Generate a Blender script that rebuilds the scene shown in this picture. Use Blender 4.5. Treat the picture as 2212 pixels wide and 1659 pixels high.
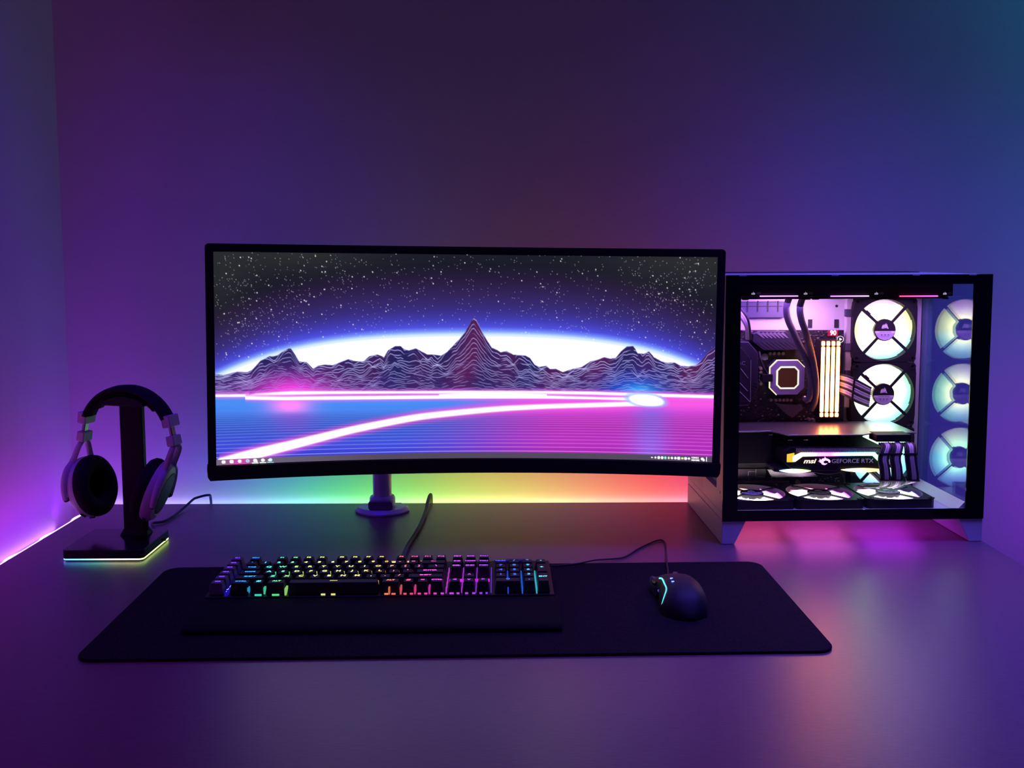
import bpy, bmesh, math, random
import numpy as np
from mathutils import Vector, Matrix
for o in list(bpy.data.objects): bpy.data.objects.remove(o)
S = bpy.context.scene
COL = S.collection
PI = math.pi
random.seed(7)

# ------------------------------------------------------------------ camera
F_PX, PITCH, ROLL = 2016.3, .0862, -.0038
PPX, PPY = 1099.3, 727.7
CAM = Vector((0, -1.8132, .486))
cp, sp = math.cos(PITCH), math.sin(PITCH)
FW = Vector((0, cp, -sp)); R0 = Vector((1, 0, 0)); U0 = R0.cross(FW)
CR, SR = math.cos(ROLL), math.sin(ROLL)
RT = CR*R0 + SR*U0; UP = -SR*R0 + CR*U0
cd = bpy.data.cameras.new('camera'); cam = bpy.data.objects.new('camera', cd); COL.objects.link(cam)
cd.sensor_width = 36; cd.lens = 36*F_PX/2212
cd.shift_x = (1106-PPX)/2212; cd.shift_y = (PPY-829.5)/2212
cd.clip_start = .02; cd.clip_end = 50
M3 = Matrix((RT, UP, -FW)).transposed()
cam.matrix_world = Matrix.Translation(CAM) @ M3.to_4x4()
S.camera = cam

# ------------------------------------------------------------------ exposure and ambient
S.view_settings.view_transform = 'Standard'; S.view_settings.look = 'None'
S.view_settings.gamma = 1; S.view_settings.exposure = 0; S.view_settings.use_curve_mapping = False

def lin(c):
    return c/12.92 if c <= .04045 else ((c+.055)/1.055)**2.4
def hx(h):
    h = h.lstrip('#')
    return tuple(lin(int(h[i:i+2], 16)/255) for i in (0, 2, 4))

W = bpy.data.worlds.new('world'); S.world = W; W.use_nodes = True
bg = W.node_tree.nodes['Background']; bg.inputs[0].default_value = (.0030, .0022, .0190, 1); bg.inputs[1].default_value = 1

XL, XR, YW = -.912, 1.75, .105          # left wall, right wall, back wall
DESK_L, DESK_R, DESK_F = -.812, .806, -1.25

def area(name, loc, rot, sx, sy, col, power, spread=PI):
    l = bpy.data.lights.new(name, 'AREA'); l.shape = 'RECTANGLE'; l.size = sx; l.size_y = sy
    l.color = col; l.energy = power; l.spread = spread
    o = bpy.data.objects.new(name, l); COL.objects.link(o); o.location = loc; o.rotation_euler = rot
    return o
def ramp_at(stops, x):
    for (a, c), (b, d) in zip(stops, stops[1:]):
        if x <= b:
            t = max(0, (x-a)/(b-a)); return tuple(c[i]*(1-t)+d[i]*t for i in range(3))
    return stops[-1][1]
# colours that the addressable strip shows along the back of the desk
STRIP = [(-.91, (.20, .02, .62)), (-.78, (.16, .03, .58)), (-.67, (.09, .07, .58)), (-.57, (.05, .13, .60)), (-.48, (.03, .30, .55)), (-.40, (.03, .46, .35)), (-.325, (.04, .55, .12)), (-.22, (.15, .60, .06)),
         (-.095, (.48, .57, .05)), (0, (.60, .50, .04)), (.097, (.66, .35, .05)), (.19, (.76, .19, .05)), (.29, (.82, .08, .06)), (.40, (.72, .03, .14)), (.50, (.46, .02, .30)), (.60, (.26, .02, .38)), (.70, (.11, .04, .52)), (.81, (.06, .07, .58))]
SX0, SX1 = -.90, .81
def tint(c, k): return tuple(max(0, a*b) for a, b in zip(c, k))
LG = {'strip_up': (0.707, 0.076, 0.95), 'strip_face': (1.094, 1.331, 0.569), 'back_fill_low': (0.661, 0.482, .30), 'side_up': (1.15, 0.0, .15), 'side_face': (1.024, 0.0, 1.12), 'side_fill_low': (.45, 0.0, .75), 'top_fill_a': (0.352, .03, 0.898), 'top_fill_b': (0.371, 0.299, 3.281), 'top_fill_c': (0.0, 0.0, 0.893), 'far_fill_blue': (.05, .20, .95), 'far_fill_violet': (0.538, 0.026, 1.196), 'far_fill_teal': (0.0, 1.283, 2.067), 'under_a': (1.0, .14, .50), 'under_b': (1.111, 0.15, 0.964), 'under_c': (0.66, 0.029, 1.206)}
NS = 30
for i in range(NS):
    x0 = SX0 + (SX1-SX0)*(i+.5)/NS; c = ramp_at(STRIP, x0); w = (SX1-SX0)/NS
    area('strip_up', (x0, .028, -.045), (PI, 0, 0), w, .02, tint(c, LG['strip_up']), .05, math.radians(125))          # throws up the wall
    area('back_fill_low', (x0, .040, -.24), (PI, 0, 0), w, .04, tint(c, LG['back_fill_low']), .10, math.radians(80))  # added deeper row, no strip here: lifts the wall at mid height
    area('strip_face', (x0, .004, -.020), (math.radians(90+8), 0, 0), w, .008, tint(c, LG['strip_face']), .034, math.radians(160))   # faces the wall
    area('back_fill_edge', (x0, .098, -.032), (PI, 0, 0), w, .006, tuple(.75*q+.22 for q in c), .017, math.radians(150))   # added by the wall, no tape here: bright band above the desk
NL = 18
for i in range(NL):
    y0 = .02 - 1.25*(i+.5)/NL
    c = ramp_at([(0, (.19, .02, .60)), (.25, (.30, .010, .55)), (.6, (.46, .004, .50)), (1.3, (.55, .004, .48))], -y0)
    area('side_up', (DESK_L-.028, y0, -.045), (PI, 0, 0), .02, 1.25/NL, tint(c, LG['side_up']), .05, math.radians(125))
    area('side_fill_low', (DESK_L-.040, y0, -.24), (PI, 0, 0), .04, 1.25/NL, tint(c, LG['side_fill_low']), .10, math.radians(80))  # added deeper row, carries the glow higher up the left wall
    area('side_face', (DESK_L-.004, y0, -.020), (0, math.radians(90+8), 0), .008, 1.25/NL, tint(c, LG['side_face']), .050, math.radians(160))
for i in range(NL):
    y0 = .02 - 1.25*(i+.5)/NL
    area('side_fill_edge', (XL+.007, y0, -.060), (PI, 0, 0), .006, 1.25/NL, (.62, .26, .72), .018, math.radians(150))  # added row close to the wall, makes the bright band beside the desk
# unseen fill lights added for colour: above the desk and beyond its right end
area('top_fill_a', (-.1, -.75, 1.55), (0, 0, 0), 1.5, .6, LG['top_fill_a'], 2, math.radians(95))
area('top_fill_b', (.75, -.60, 1.45), (0, 0, 0), .5, .6, LG['top_fill_b'], 2, math.radians(75))
area('top_fill_c', (-.55, -.35, 1.3), (0, 0, 0), .4, .4, LG['top_fill_c'], 1, math.radians(80))
area('far_fill_blue', (1.34, -.22, .50), (math.radians(90), 0, math.radians(18)), .22, .06, LG['far_fill_blue'], .5)
area('far_fill_violet', (1.30, -.18, .02), (math.radians(90), 0, math.radians(15)), .20, .10, LG['far_fill_violet'], .5)
area('far_fill_teal', (1.50, -.25, 1.28), (math.radians(75), 0, math.radians(20)), .3, .2, LG['far_fill_teal'], .5)
# light falling out of the tower's floor filter
for x, n in ((.44, 'under_a'), (.56, 'under_b'), (.68, 'under_c')):
    area(n, (x, -.17, .0375), (0, 0, 0), .10, .12, LG[n], .10)

# ------------------------------------------------------------------ unprojecting photo pixels on to real planes
def ray(u, v):
    return (FW + RT*((u-PPX)/F_PX) - UP*((v-PPY)/F_PX))
def on_z(u, v, z):
    d = ray(u, v); t = (z-CAM.z)/d.z; return CAM + d*t
def on_y(u, v, y):
    d = ray(u, v); t = (y-CAM.y)/d.y; return CAM + d*t

# ------------------------------------------------------------------ materials
MATS = {}
def mat(name, col=(.5, .5, .5), rough=.5, metal=0, spec=.5, emis=None, es=0, noise=None, bump=0, bscale=200, stretch=(1, 1, 1), vary=.25, coat=0):
    if name in MATS: return MATS[name]
    m = bpy.data.materials.new(name); m.use_nodes = True; MATS[name] = m
    nt = m.node_tree; b = nt.nodes['Principled BSDF']
    if isinstance(col, str): col = hx(col)
    b.inputs['Base Color'].default_value = (*col, 1); b.inputs['Roughness'].default_value = rough
    b.inputs['Metallic'].default_value = metal; b.inputs['Specular IOR Level'].default_value = spec
    b.inputs['Coat Weight'].default_value = coat
    if emis is not None:
        b.inputs['Emission Color'].default_value = (*emis, 1); b.inputs['Emission Strength'].default_value = es
    tc = mp = None
    if noise or bump:
        tc = nt.nodes.new('ShaderNodeTexCoord'); mp = nt.nodes.new('ShaderNodeMapping'); mp.inputs['Scale'].default_value = stretch
        nt.links.new(tc.outputs['Object'], mp.inputs['Vector'])
    if noise:
        n = nt.nodes.new('ShaderNodeTexNoise'); n.inputs['Scale'].default_value = noise; n.inputs['Detail'].default_value = 5
        nt.links.new(mp.outputs[0], n.inputs['Vector'])
        r = nt.nodes.new('ShaderNodeValToRGB')
        r.color_ramp.elements[0].position = .3; r.color_ramp.elements[1].position = .7
        r.color_ramp.elements[0].color = (*[c*(1-vary) for c in col], 1); r.color_ramp.elements[1].color = (*[min(1, c*(1+vary)) for c in col], 1)
        nt.links.new(n.outputs['Fac'], r.inputs['Fac']); nt.links.new(r.outputs[0], b.inputs['Base Color'])
    if bump:
        n = nt.nodes.new('ShaderNodeTexNoise'); n.inputs['Scale'].default_value = bscale; n.inputs['Detail'].default_value = 3
        nt.links.new(mp.outputs[0], n.inputs['Vector'])
        bm_ = nt.nodes.new('ShaderNodeBump'); bm_.inputs['Strength'].default_value = bump; bm_.inputs['Distance'].default_value = .001
        nt.links.new(n.outputs['Fac'], bm_.inputs['Height']); nt.links.new(bm_.outputs[0], b.inputs['Normal'])
    return m
def glow(name, col, s):
    if name in MATS: return MATS[name]
    m = bpy.data.materials.new(name); m.use_nodes = True; MATS[name] = m; nt = m.node_tree; nt.nodes.clear()
    e = nt.nodes.new('ShaderNodeEmission'); o = nt.nodes.new('ShaderNodeOutputMaterial')
    e.inputs[0].default_value = (*col, 1); e.inputs[1].default_value = s; nt.links.new(e.outputs[0], o.inputs[0])
    return m
def glow_ramp(name, axis, lo, hi, stops, s):
    """emission whose colour runs along one object axis (an addressable LED bar)"""
    if name in MATS: return MATS[name]
    m = bpy.data.materials.new(name); m.use_nodes = True; MATS[name] = m; nt = m.node_tree; nt.nodes.clear()
    e = nt.nodes.new('ShaderNodeEmission'); o = nt.nodes.new('ShaderNodeOutputMaterial')
    tc = nt.nodes.new('ShaderNodeTexCoord'); sx = nt.nodes.new('ShaderNodeSeparateXYZ'); mr = nt.nodes.new('ShaderNodeMapRange'); r = nt.nodes.new('ShaderNodeValToRGB')
    nt.links.new(tc.outputs['Object'], sx.inputs[0]); nt.links.new(sx.outputs['XYZ'.index(axis)], mr.inputs[0])
    mr.inputs[1].default_value = lo; mr.inputs[2].default_value = hi
    nt.links.new(mr.outputs[0], r.inputs[0])
    el = r.color_ramp.elements
    while len(el) < len(stops): el.new(.5)
    for i, (p, c) in enumerate(stops):
        el[i].position = p; el[i].color = (*c, 1)
    nt.links.new(r.outputs[0], e.inputs[0]); e.inputs[1].default_value = s; nt.links.new(e.outputs[0], o.inputs[0])
    return m
def glow_vcol(name, s):
    m = bpy.data.materials.new(name); m.use_nodes = True; nt = m.node_tree; nt.nodes.clear()
    e = nt.nodes.new('ShaderNodeEmission'); o = nt.nodes.new('ShaderNodeOutputMaterial'); a = nt.nodes.new('ShaderNodeAttribute'); a.attribute_name = 'Col'
    nt.links.new(a.outputs['Color'], e.inputs[0]); e.inputs[1].default_value = s; nt.links.new(e.outputs[0], o.inputs[0])
    return m
def glass(name, tint, fres=1.5, rough=.0, extra=0.0):
    m = bpy.data.materials.new(name); m.use_nodes = True; nt = m.node_tree; nt.nodes.clear()
    t = nt.nodes.new('ShaderNodeBsdfTransparent'); g = nt.nodes.new('ShaderNodeBsdfGlossy'); mx = nt.nodes.new('ShaderNodeMixShader'); f = nt.nodes.new('ShaderNodeFresnel'); o = nt.nodes.new('ShaderNodeOutputMaterial')
    t.inputs[0].default_value = (*tint, 1); g.inputs['Roughness'].default_value = rough; 
    gm = nt.nodes.new('ShaderNodeNewGeometry'); mr = nt.nodes.new('ShaderNodeMapRange'); mr.inputs[3].default_value = fres; mr.inputs[4].default_value = 1/fres
    nt.links.new(gm.outputs['Backfacing'], mr.inputs[0]); nt.links.new(mr.outputs[0], f.inputs[0])
    fac = f.outputs[0]
    if extra:
        a = nt.nodes.new('ShaderNodeMath'); a.operation = 'MULTIPLY'; a.inputs[1].default_value = extra; a.use_clamp = True; nt.links.new(fac, a.inputs[0]); fac = a.outputs[0]
    nt.links.new(fac, mx.inputs[0]); nt.links.new(t.outputs[0], mx.inputs[1]); nt.links.new(g.outputs[0], mx.inputs[2]); nt.links.new(mx.outputs[0], o.inputs[0])
    return m

# ------------------------------------------------------------------ mesh helpers
class MB:
    def __init__(s): s.v = []; s.f = []; s.mi = []; s.m = 0
    def add(s, vs, fs, M=None):
        b = len(s.v)
        for p in vs:
            p = Vector(p); s.v.append(tuple(M @ p if M is not None else p))
        for f in fs: s.f.append(tuple(b+i for i in f)); s.mi.append(s.m)
        return s
    def box(s, x0, x1, y0, y1, z0, z1, M=None):
        return s.add([(x0, y0, z0), (x1, y0, z0), (x1, y1, z0), (x0, y1, z0), (x0, y0, z1), (x1, y0, z1), (x1, y1, z1), (x0, y1, z1)],
                     [(0, 3, 2, 1), (4, 5, 6, 7), (0, 1, 5, 4), (1, 2, 6, 5), (2, 3, 7, 6), (3, 0, 4, 7)], M)
    def prism(s, pts, d0, d1, ax='z', M=None):
        """pts: 2D outline (ccw); extruded from d0 to d1 along ax. ax='y': pts are (x, z)"""
        def P(p, d):
            return (p[0], p[1], d) if ax == 'z' else ((p[0], d, p[1]) if ax == 'y' else (d, p[0], p[1]))
        n = len(pts)
        vs = [P(p, d0) for p in pts]+[P(p, d1) for p in pts]
        fs = [tuple(range(n-1, -1, -1)), tuple(range(n, 2*n))]+[(i, (i+1) % n, n+(i+1) % n, n+i) for i in range(n)]
        return s.add(vs, fs, M)
    def frustum(s, x0, x1, y0, y1, z0, z1, ix, iy0, iy1, M=None):
        return s.add([(x0, y0, z0), (x1, y0, z0), (x1, y1, z0), (x0, y1, z0), (x0+ix, y0+iy0, z1), (x1-ix, y0+iy0, z1), (x1-ix, y1-iy1, z1), (x0+ix, y1-iy1, z1)],
                     [(0, 3, 2, 1), (4, 5, 6, 7), (0, 1, 5, 4), (1, 2, 6, 5), (2, 3, 7, 6), (3, 0, 4, 7)], M)
    def tube(s, pts, r, n=8, caps=True, sq=1.0, M=None):
        pts = [Vector(p) for p in pts]; b0 = len(s.v)
        if not hasattr(r, '__len__'): r = [r]*len(pts)
        T = (pts[1]-pts[0]).normalized(); A = Vector((0, 0, 1)) if abs(T.z) < .9 else Vector((1, 0, 0))
        N = T.cross(A).normalized(); vs = []
        for i, p in enumerate(pts):
            t = (pts[min(i+1, len(pts)-1)]-pts[max(i-1, 0)]).normalized()
            N = (N - t*N.dot(t)).normalized(); B = t.cross(N)
            for k in range(n):
                a = 2*PI*k/n; vs.append(p + N*math.cos(a)*r[i] + B*math.sin(a)*r[i]*sq)
        fs = [(i*n+k, i*n+(k+1) % n, (i+1)*n+(k+1) % n, (i+1)*n+k) for i in range(len(pts)-1) for k in range(n)]
        if caps: fs += [tuple(range(n-1, -1, -1)), tuple(range((len(pts)-1)*n, len(pts)*n))]
        return s.add(vs, fs, M)
    def lathe(s, prof, n=32, M=None, closed=False, a0=0, a1=2*PI):
        """prof: (r, z) list, spun round z"""
        m = len(prof); full = abs(a1-a0-2*PI) < 1e-6; cols = n if full else n+1
        vs = [(r*math.cos(a0+(a1-a0)*k/n), r*math.sin(a0+(a1-a0)*k/n), z) for k in range(cols) for r, z in prof]
        fs = []
        for k in range(n):
            k2 = (k+1) % cols if full else k+1
            for i in range(m if closed else m-1):
                j = (i+1) % m; fs.append((k*m+i, k2*m+i, k2*m+j, k*m+j))
        if not closed and full:
            if prof[0][0] > 1e-6: fs.append(tuple(k*m for k in range(n-1, -1, -1)))
            if prof[-1][0] > 1e-6: fs.append(tuple(k*m+m-1 for k in range(n)))
        return s.add(vs, fs, M)
    def build(s, name, mats, parent=None, smooth=None, bevel=0, seg=2, loc=None, label=None, M=None):
        me = bpy.data.meshes.new(name); me.from_pydata(s.v, [], s.f)
        if not isinstance(mats, (list, tuple)): mats = [mats]
        for m in mats: me.materials.append(m)
        me.polygons.foreach_set('material_index', s.mi)
        bm = bmesh.new(); bm.from_mesh(me); bmesh.ops.recalc_face_normals(bm, faces=bm.faces); bm.to_mesh(me); bm.free()
        if smooth is not None:
            me.polygons.foreach_set('use_smooth', [True]*len(me.polygons)); me.set_sharp_from_angle(angle=math.radians(smooth))
        me.update()
        o = bpy.data.objects.new(name, me); COL.objects.link(o)
        if parent is not None: o.parent = parent
        if loc is not None: o.location = loc
        if M is not None: o.matrix_local = M
        if bevel:
            b = o.modifiers.new('bevel', 'BEVEL'); b.width = bevel; b.segments = seg; b.limit_method = 'ANGLE'; b.angle_limit = math.radians(35)
            if smooth is None:
                me.polygons.foreach_set('use_smooth', [True]*len(me.polygons)); me.set_sharp_from_angle(angle=math.radians(30))
                b.harden_normals = True
        if label: o['label'] = label
        return o
def empty(name, loc=(0, 0, 0), rz=0, label=None, cat=None, group=None):
    o = bpy.data.objects.new(name, None); COL.objects.link(o); o.location = loc; o.rotation_euler = (0, 0, rz); o.empty_display_size = .02
    if label: o['label'] = label
    if cat: o['category'] = cat
    if group: o['group'] = group
    return o
def tag(o, label, cat, group=None):
    o['label'] = label; o['category'] = cat
    if group: o['group'] = group
    return o
def struct(o): o['kind'] = 'structure'; return o
def rrect(x0, x1, y0, y1, r, n=6):
    pts = []
    for cx, cy, a in ((x1-r, y0+r, -PI/2), (x1-r, y1-r, 0), (x0+r, y1-r, PI/2), (x0+r, y0+r, PI)):
        for k in range(n+1):
            t = a+PI/2*k/n; pts.append((cx+r*math.cos(t), cy+r*math.sin(t)))
    return pts
def catmull(P, n=8):
    P = [Vector(p) for p in P]; out = []
    for i in range(len(P)-1):
        a, b, c, d = P[max(i-1, 0)], P[i], P[i+1], P[min(i+2, len(P)-1)]
        for k in range(n):
            t = k/n; out.append(.5*((2*b)+(c-a)*t+(2*a-5*b+4*c-d)*t*t+(3*b-a-3*c+d)*t**3))
    out.append(P[-1]); return out
FONT_JOBS = []
def text_mesh(s, size, sx=1, shear=0, ext=0, bold=0):
    """lettering as a mesh datablock centred on the origin in the XY plane"""
    c = bpy.data.curves.new('lettering', 'FONT'); c.body = s; c.size = size; c.align_x = 'CENTER'; c.align_y = 'CENTER'; c.shear = shear; c.extrude = ext; c.offset = bold; c.resolution_u = 3
    o = bpy.data.objects.new('lettering', c); COL.objects.link(o); bpy.context.view_layer.update()
    dg = bpy.context.evaluated_depsgraph_get(); me = bpy.data.meshes.new_from_object(o.evaluated_get(dg))
    bpy.data.objects.remove(o); bpy.data.curves.remove(c)
    if sx != 1:
        for v in me.vertices: v.co.x *= sx
    me.materials.clear()
    return me
def put(name, me, m, parent, M):
    me.materials.clear(); me.materials.append(m)
    o = bpy.data.objects.new(name, me); COL.objects.link(o); o.parent = parent; o.matrix_local = M; return o

# ------------------------------------------------------------------ room
m_wall = mat('painted_wall', (.62, .62, .64), .85, spec=.15, noise=3, vary=.03, bump=.08, bscale=260)
m_floor = mat('carpet', (.10, .09, .10), .95, noise=60, vary=.4, bump=.5, bscale=500)
FLOOR = -.74
struct(MB().box(XL-.1, XR+.1, YW, YW+.1, FLOOR, 1.75).build('wall_back', m_wall))
struct(MB().box(XL-.1, XL, -2.2, YW, FLOOR, 1.75).build('wall_left', m_wall))
struct(MB().box(XL-.1, XR+.1, -3.2, YW+.1, FLOOR-.05, FLOOR).build('floor', m_floor))

# ------------------------------------------------------------------ desk
m_desk = bpy.data.materials.new('desk_laminate'); m_desk.use_nodes = True
nt = m_desk.node_tree; b = nt.nodes['Principled BSDF']
tc = nt.nodes.new('ShaderNodeTexCoord'); mp = nt.nodes.new('ShaderNodeMapping'); mp.inputs['Scale'].default_value = (14, 240, 1)
n1 = nt.nodes.new('ShaderNodeTexNoise'); n1.inputs['Scale'].default_value = 4; n1.inputs['Detail'].default_value = 6; n1.inputs['Roughness'].default_value = .65
r1 = nt.nodes.new('ShaderNodeValToRGB'); r1.color_ramp.elements[0].position = .32; r1.color_ramp.elements[1].position = .68
r1.color_ramp.elements[0].color = (.110, .050, .072, 1); r1.color_ramp.elements[1].color = (.195, .090, .125, 1)
nt.links.new(tc.outputs['Object'], mp.inputs[0]); nt.links.new(mp.outputs[0], n1.inputs['Vector']); nt.links.new(n1.outputs['Fac'], r1.inputs[0]); nt.links.new(r1.outputs[0], b.inputs['Base Color'])
r2 = nt.nodes.new('ShaderNodeMapRange'); r2.inputs[3].default_value = .26; r2.inputs[4].default_value = .37
nt.links.new(n1.outputs['Fac'], r2.inputs[0]); nt.links.new(r2.outputs[0], b.inputs['Roughness'])
bu = nt.nodes.new('ShaderNodeBump'); bu.inputs['Strength'].default_value = .25; bu.inputs['Distance'].default_value = .0006
nt.links.new(n1.outputs['Fac'], bu.inputs['Height']); nt.links.new(bu.outputs[0], b.inputs['Normal']); b.inputs['Specular IOR Level'].default_value = .8
desk = empty('desk', (0, -.6, FLOOR), label='wide dark laminate desk with fine grain pushed up to the back wall', cat='desk')
MB().box(DESK_L, DESK_R, DESK_F+.6, .6, -.024-FLOOR, -FLOOR).build('desktop', m_desk, desk, bevel=.002)
m_leg = mat('dark_steel', (.04, .04, .045), .45, .6)
for x in (DESK_L+.06, DESK_R-.06):
    for y in (DESK_F+.67, .53):
        MB().box(x-.03, x+.03, y-.03, y+.03, 0, -.0245-FLOOR).build('leg', m_leg, desk, bevel=.003)

# LED strips glued to the desk edge
def led_strip(name, pts, w, h, m, label):
    mb = MB(); vs = []; fs = []
    for p, nrm in pts:
        p = Vector(p); nrm = Vector(nrm)
        for a, c in ((0, 0), (1, 0), (1, 1), (0, 1)): vs.append(p+nrm*w*a+Vector((0, 0, h*c)))
    for i in range(len(pts)-1):
        for k in range(4): fs.append((i*4+k, i*4+(k+1) % 4, i*4+4+(k+1) % 4, i*4+4+k))
    fs += [(0, 1, 2, 3), tuple(len(vs)-4+k for k in (3, 2, 1, 0))]
    mb.add(vs, fs); o = mb.build(name, m); return tag(o, label, 'led strip')
m_ledl = glow_ramp('led_tape_violet', 'Y', -1.2, 0, [(0, (1, .35, .95)), (.7, (1, .55, 1)), (1, (.85, .6, 1))], 2.2)
pts = []
for i in range(121):
    y = -1.15+1.14*i/120
    wob = max(0, math.sin(2*PI*y/.118))**1.3
    pts.append(((DESK_L-.001-.0065*wob-.001, y, -.0045-.0010*wob), (-.0, 0, 0) if False else (1, 0, 0)))
led_strip('led_strip', [((p[0]-.0012, p[1], p[2]), (1, 0, 0)) for p, _ in pts], .0014, .0036, m_ledl, 'glowing pink white led tape with a wavy line along the side edge of the desk')
st = [((x+.91)/1.72, c) for x, c in STRIP]
m_ledb = glow_ramp('led_tape_rainbow', 'X', -.91, .81, [(min(1, max(0, p)), c) for p, c in st], 1.5)
led_strip('led_strip', [((DESK_L+.01+(DESK_R-DESK_L-.02)*i/40, .0012, -.016), (0, 1, 0)) for i in range(41)], .0015, .008, m_ledb, 'rainbow led strip along the back desk edge lighting the wall')

# ------------------------------------------------------------------ desk mat
m_cloth = mat('mat_cloth', (.010, .007, .012), .93, spec=.12, noise=350, vary=.5, bump=.5, bscale=900)
m_rubber = mat('mat_rubber', (.008, .008, .010), .7, spec=.3)
dm = empty('desk_mat', (-.0669, -.5496, 0), .0203, 'large black cloth desk mat with rounded corners lying under the keyboard', 'desk mat')
MAT_T = .0038
mb = MB(); mb.prism(rrect(-.4644, .4644, -.168, .168, .022, 8), .0001, MAT_T); mb.build('cloth_top', [m_cloth], dm, bevel=.0012)
mb = MB(); mb.prism(rrect(-.4640, .4640, -.1676, .1676, .022, 8), .00005, .0016); mb.build('rubber_base', m_rubber, dm)
# ------------------------------------------------------------------ monitor
m_blk = mat('black_plastic', (.012, .012, .014), .38, spec=.4)
m_blkm = mat('matte_black_plastic', (.010, .010, .013), .6, spec=.3)
KR = .55; SW, SH = .80, .3345
def arc(s_, off=0):
    """point on the curved panel: s_ metres along the arc, off metres towards the viewer (-y)"""
    a = s_*KR; r = 1/KR-off
    return (math.sin(a)*r, (math.cos(a)*r - 1/KR))
mon = empty('monitor', (-.0653, -.2955, .3217), label='curved ultrawide black monitor showing neon mountains under a starry sky', cat='monitor')
mon.rotation_euler = Matrix.Rotation(.0767, 3, 'Z').__matmul__(Matrix.Rotation(-.0056, 3, 'X')).__matmul__(Matrix.Rotation(.0147, 3, 'Y')).to_euler()
def curved_slab(mb, outline_rows, off0, off1, n=48):
    """rows: list of (s0, s1, z) from bottom to top; slab bent round the panel's arc"""
    vs = []; m = len(outline_rows)
    for off in (off0, off1):
        for s0, s1, z in outline_rows:
            for i in range(n+1):
                x, y = arc(s0+(s1-s0)*i/n, off); vs.append((x, y, z))
    N = n+1; fs = []
    def id(o, r, i): return o*m*N+r*N+i
    for r in range(m-1):
        for i in range(n):
            fs.append((id(1, r, i), id(1, r, i+1), id(1, r+1, i+1), id(1, r+1, i)))
            fs.append((id(0, r, i), id(0, r+1, i), id(0, r+1, i+1), id(0, r, i+1)))
        fs.append((id(0, r, 0), id(1, r, 0), id(1, r+1, 0), id(0, r+1, 0)))
        fs.append((id(1, r, n), id(0, r, n), id(0, r+1, n), id(1, r+1, n)))
    for i in range(n):
        fs.append((id(0, 0, i), id(0, 0, i+1), id(1, 0, i+1), id(1, 0, i)))
        fs.append((id(1, m-1, i), id(1, m-1, i+1), id(0, m-1, i+1), id(0, m-1, i)))
    mb.add(vs, fs); return mb
hw, hh = SW/2, SH/2
bz = .0125
# housing behind the panel
def rows_r(w, z0, z1, r):
    out = [(-w, w, z0)]
    for k in range(0, 7):
        a = PI/2*k/6; out.append((-(w-r+r*math.cos(a)), w-r+r*math.cos(a), z1-r+r*math.sin(a)))
    return out
mb = MB(); curved_slab(mb, rows_r(hw+bz, -hh-.004, hh+bz, .006), -.022, -.0006); mb.build('housing', m_blkm, mon, smooth=40)
# bezel frame pieces around the picture
mb = MB()
curved_slab(mb, rows_r(hw+bz, hh-.0002, hh+bz, .006), -.0007, .0022)
curved_slab(mb, [(-hw-bz, -hw, -hh-.003), (-hw-bz, -hw, hh)], -.0007, .0022, 2)
curved_slab(mb, [(hw, hw+bz, -hh-.003), (hw, hw+bz, hh)], -.0007, .0022, 2)
mb.build('bezel', m_blk, mon, smooth=30)
mb = MB()
curved_slab(mb, [(-hw-bz+.003, hw+bz-.003, -hh-.0235), (-hw-bz-.0005, hw+bz+.0005, -hh-.0175), (-hw-bz-.0015, hw+bz+.0015, -hh-.004), (-hw-bz-.001, hw+bz+.001, -hh-.001)], -.020, .0050)
mb.build('chin', m_blkm, mon, smooth=30)
mb = MB()
for k in range(3):
    mb.m = 0; curved_slab(mb, [(-.20+k*.0, .20-k*.0, -.13+k*.01), (-.20, .20, .13)], -.035-.008*k, -.0215, 16)
mb.build('rear_shell', m_blkm, mon, smooth=30)

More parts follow.
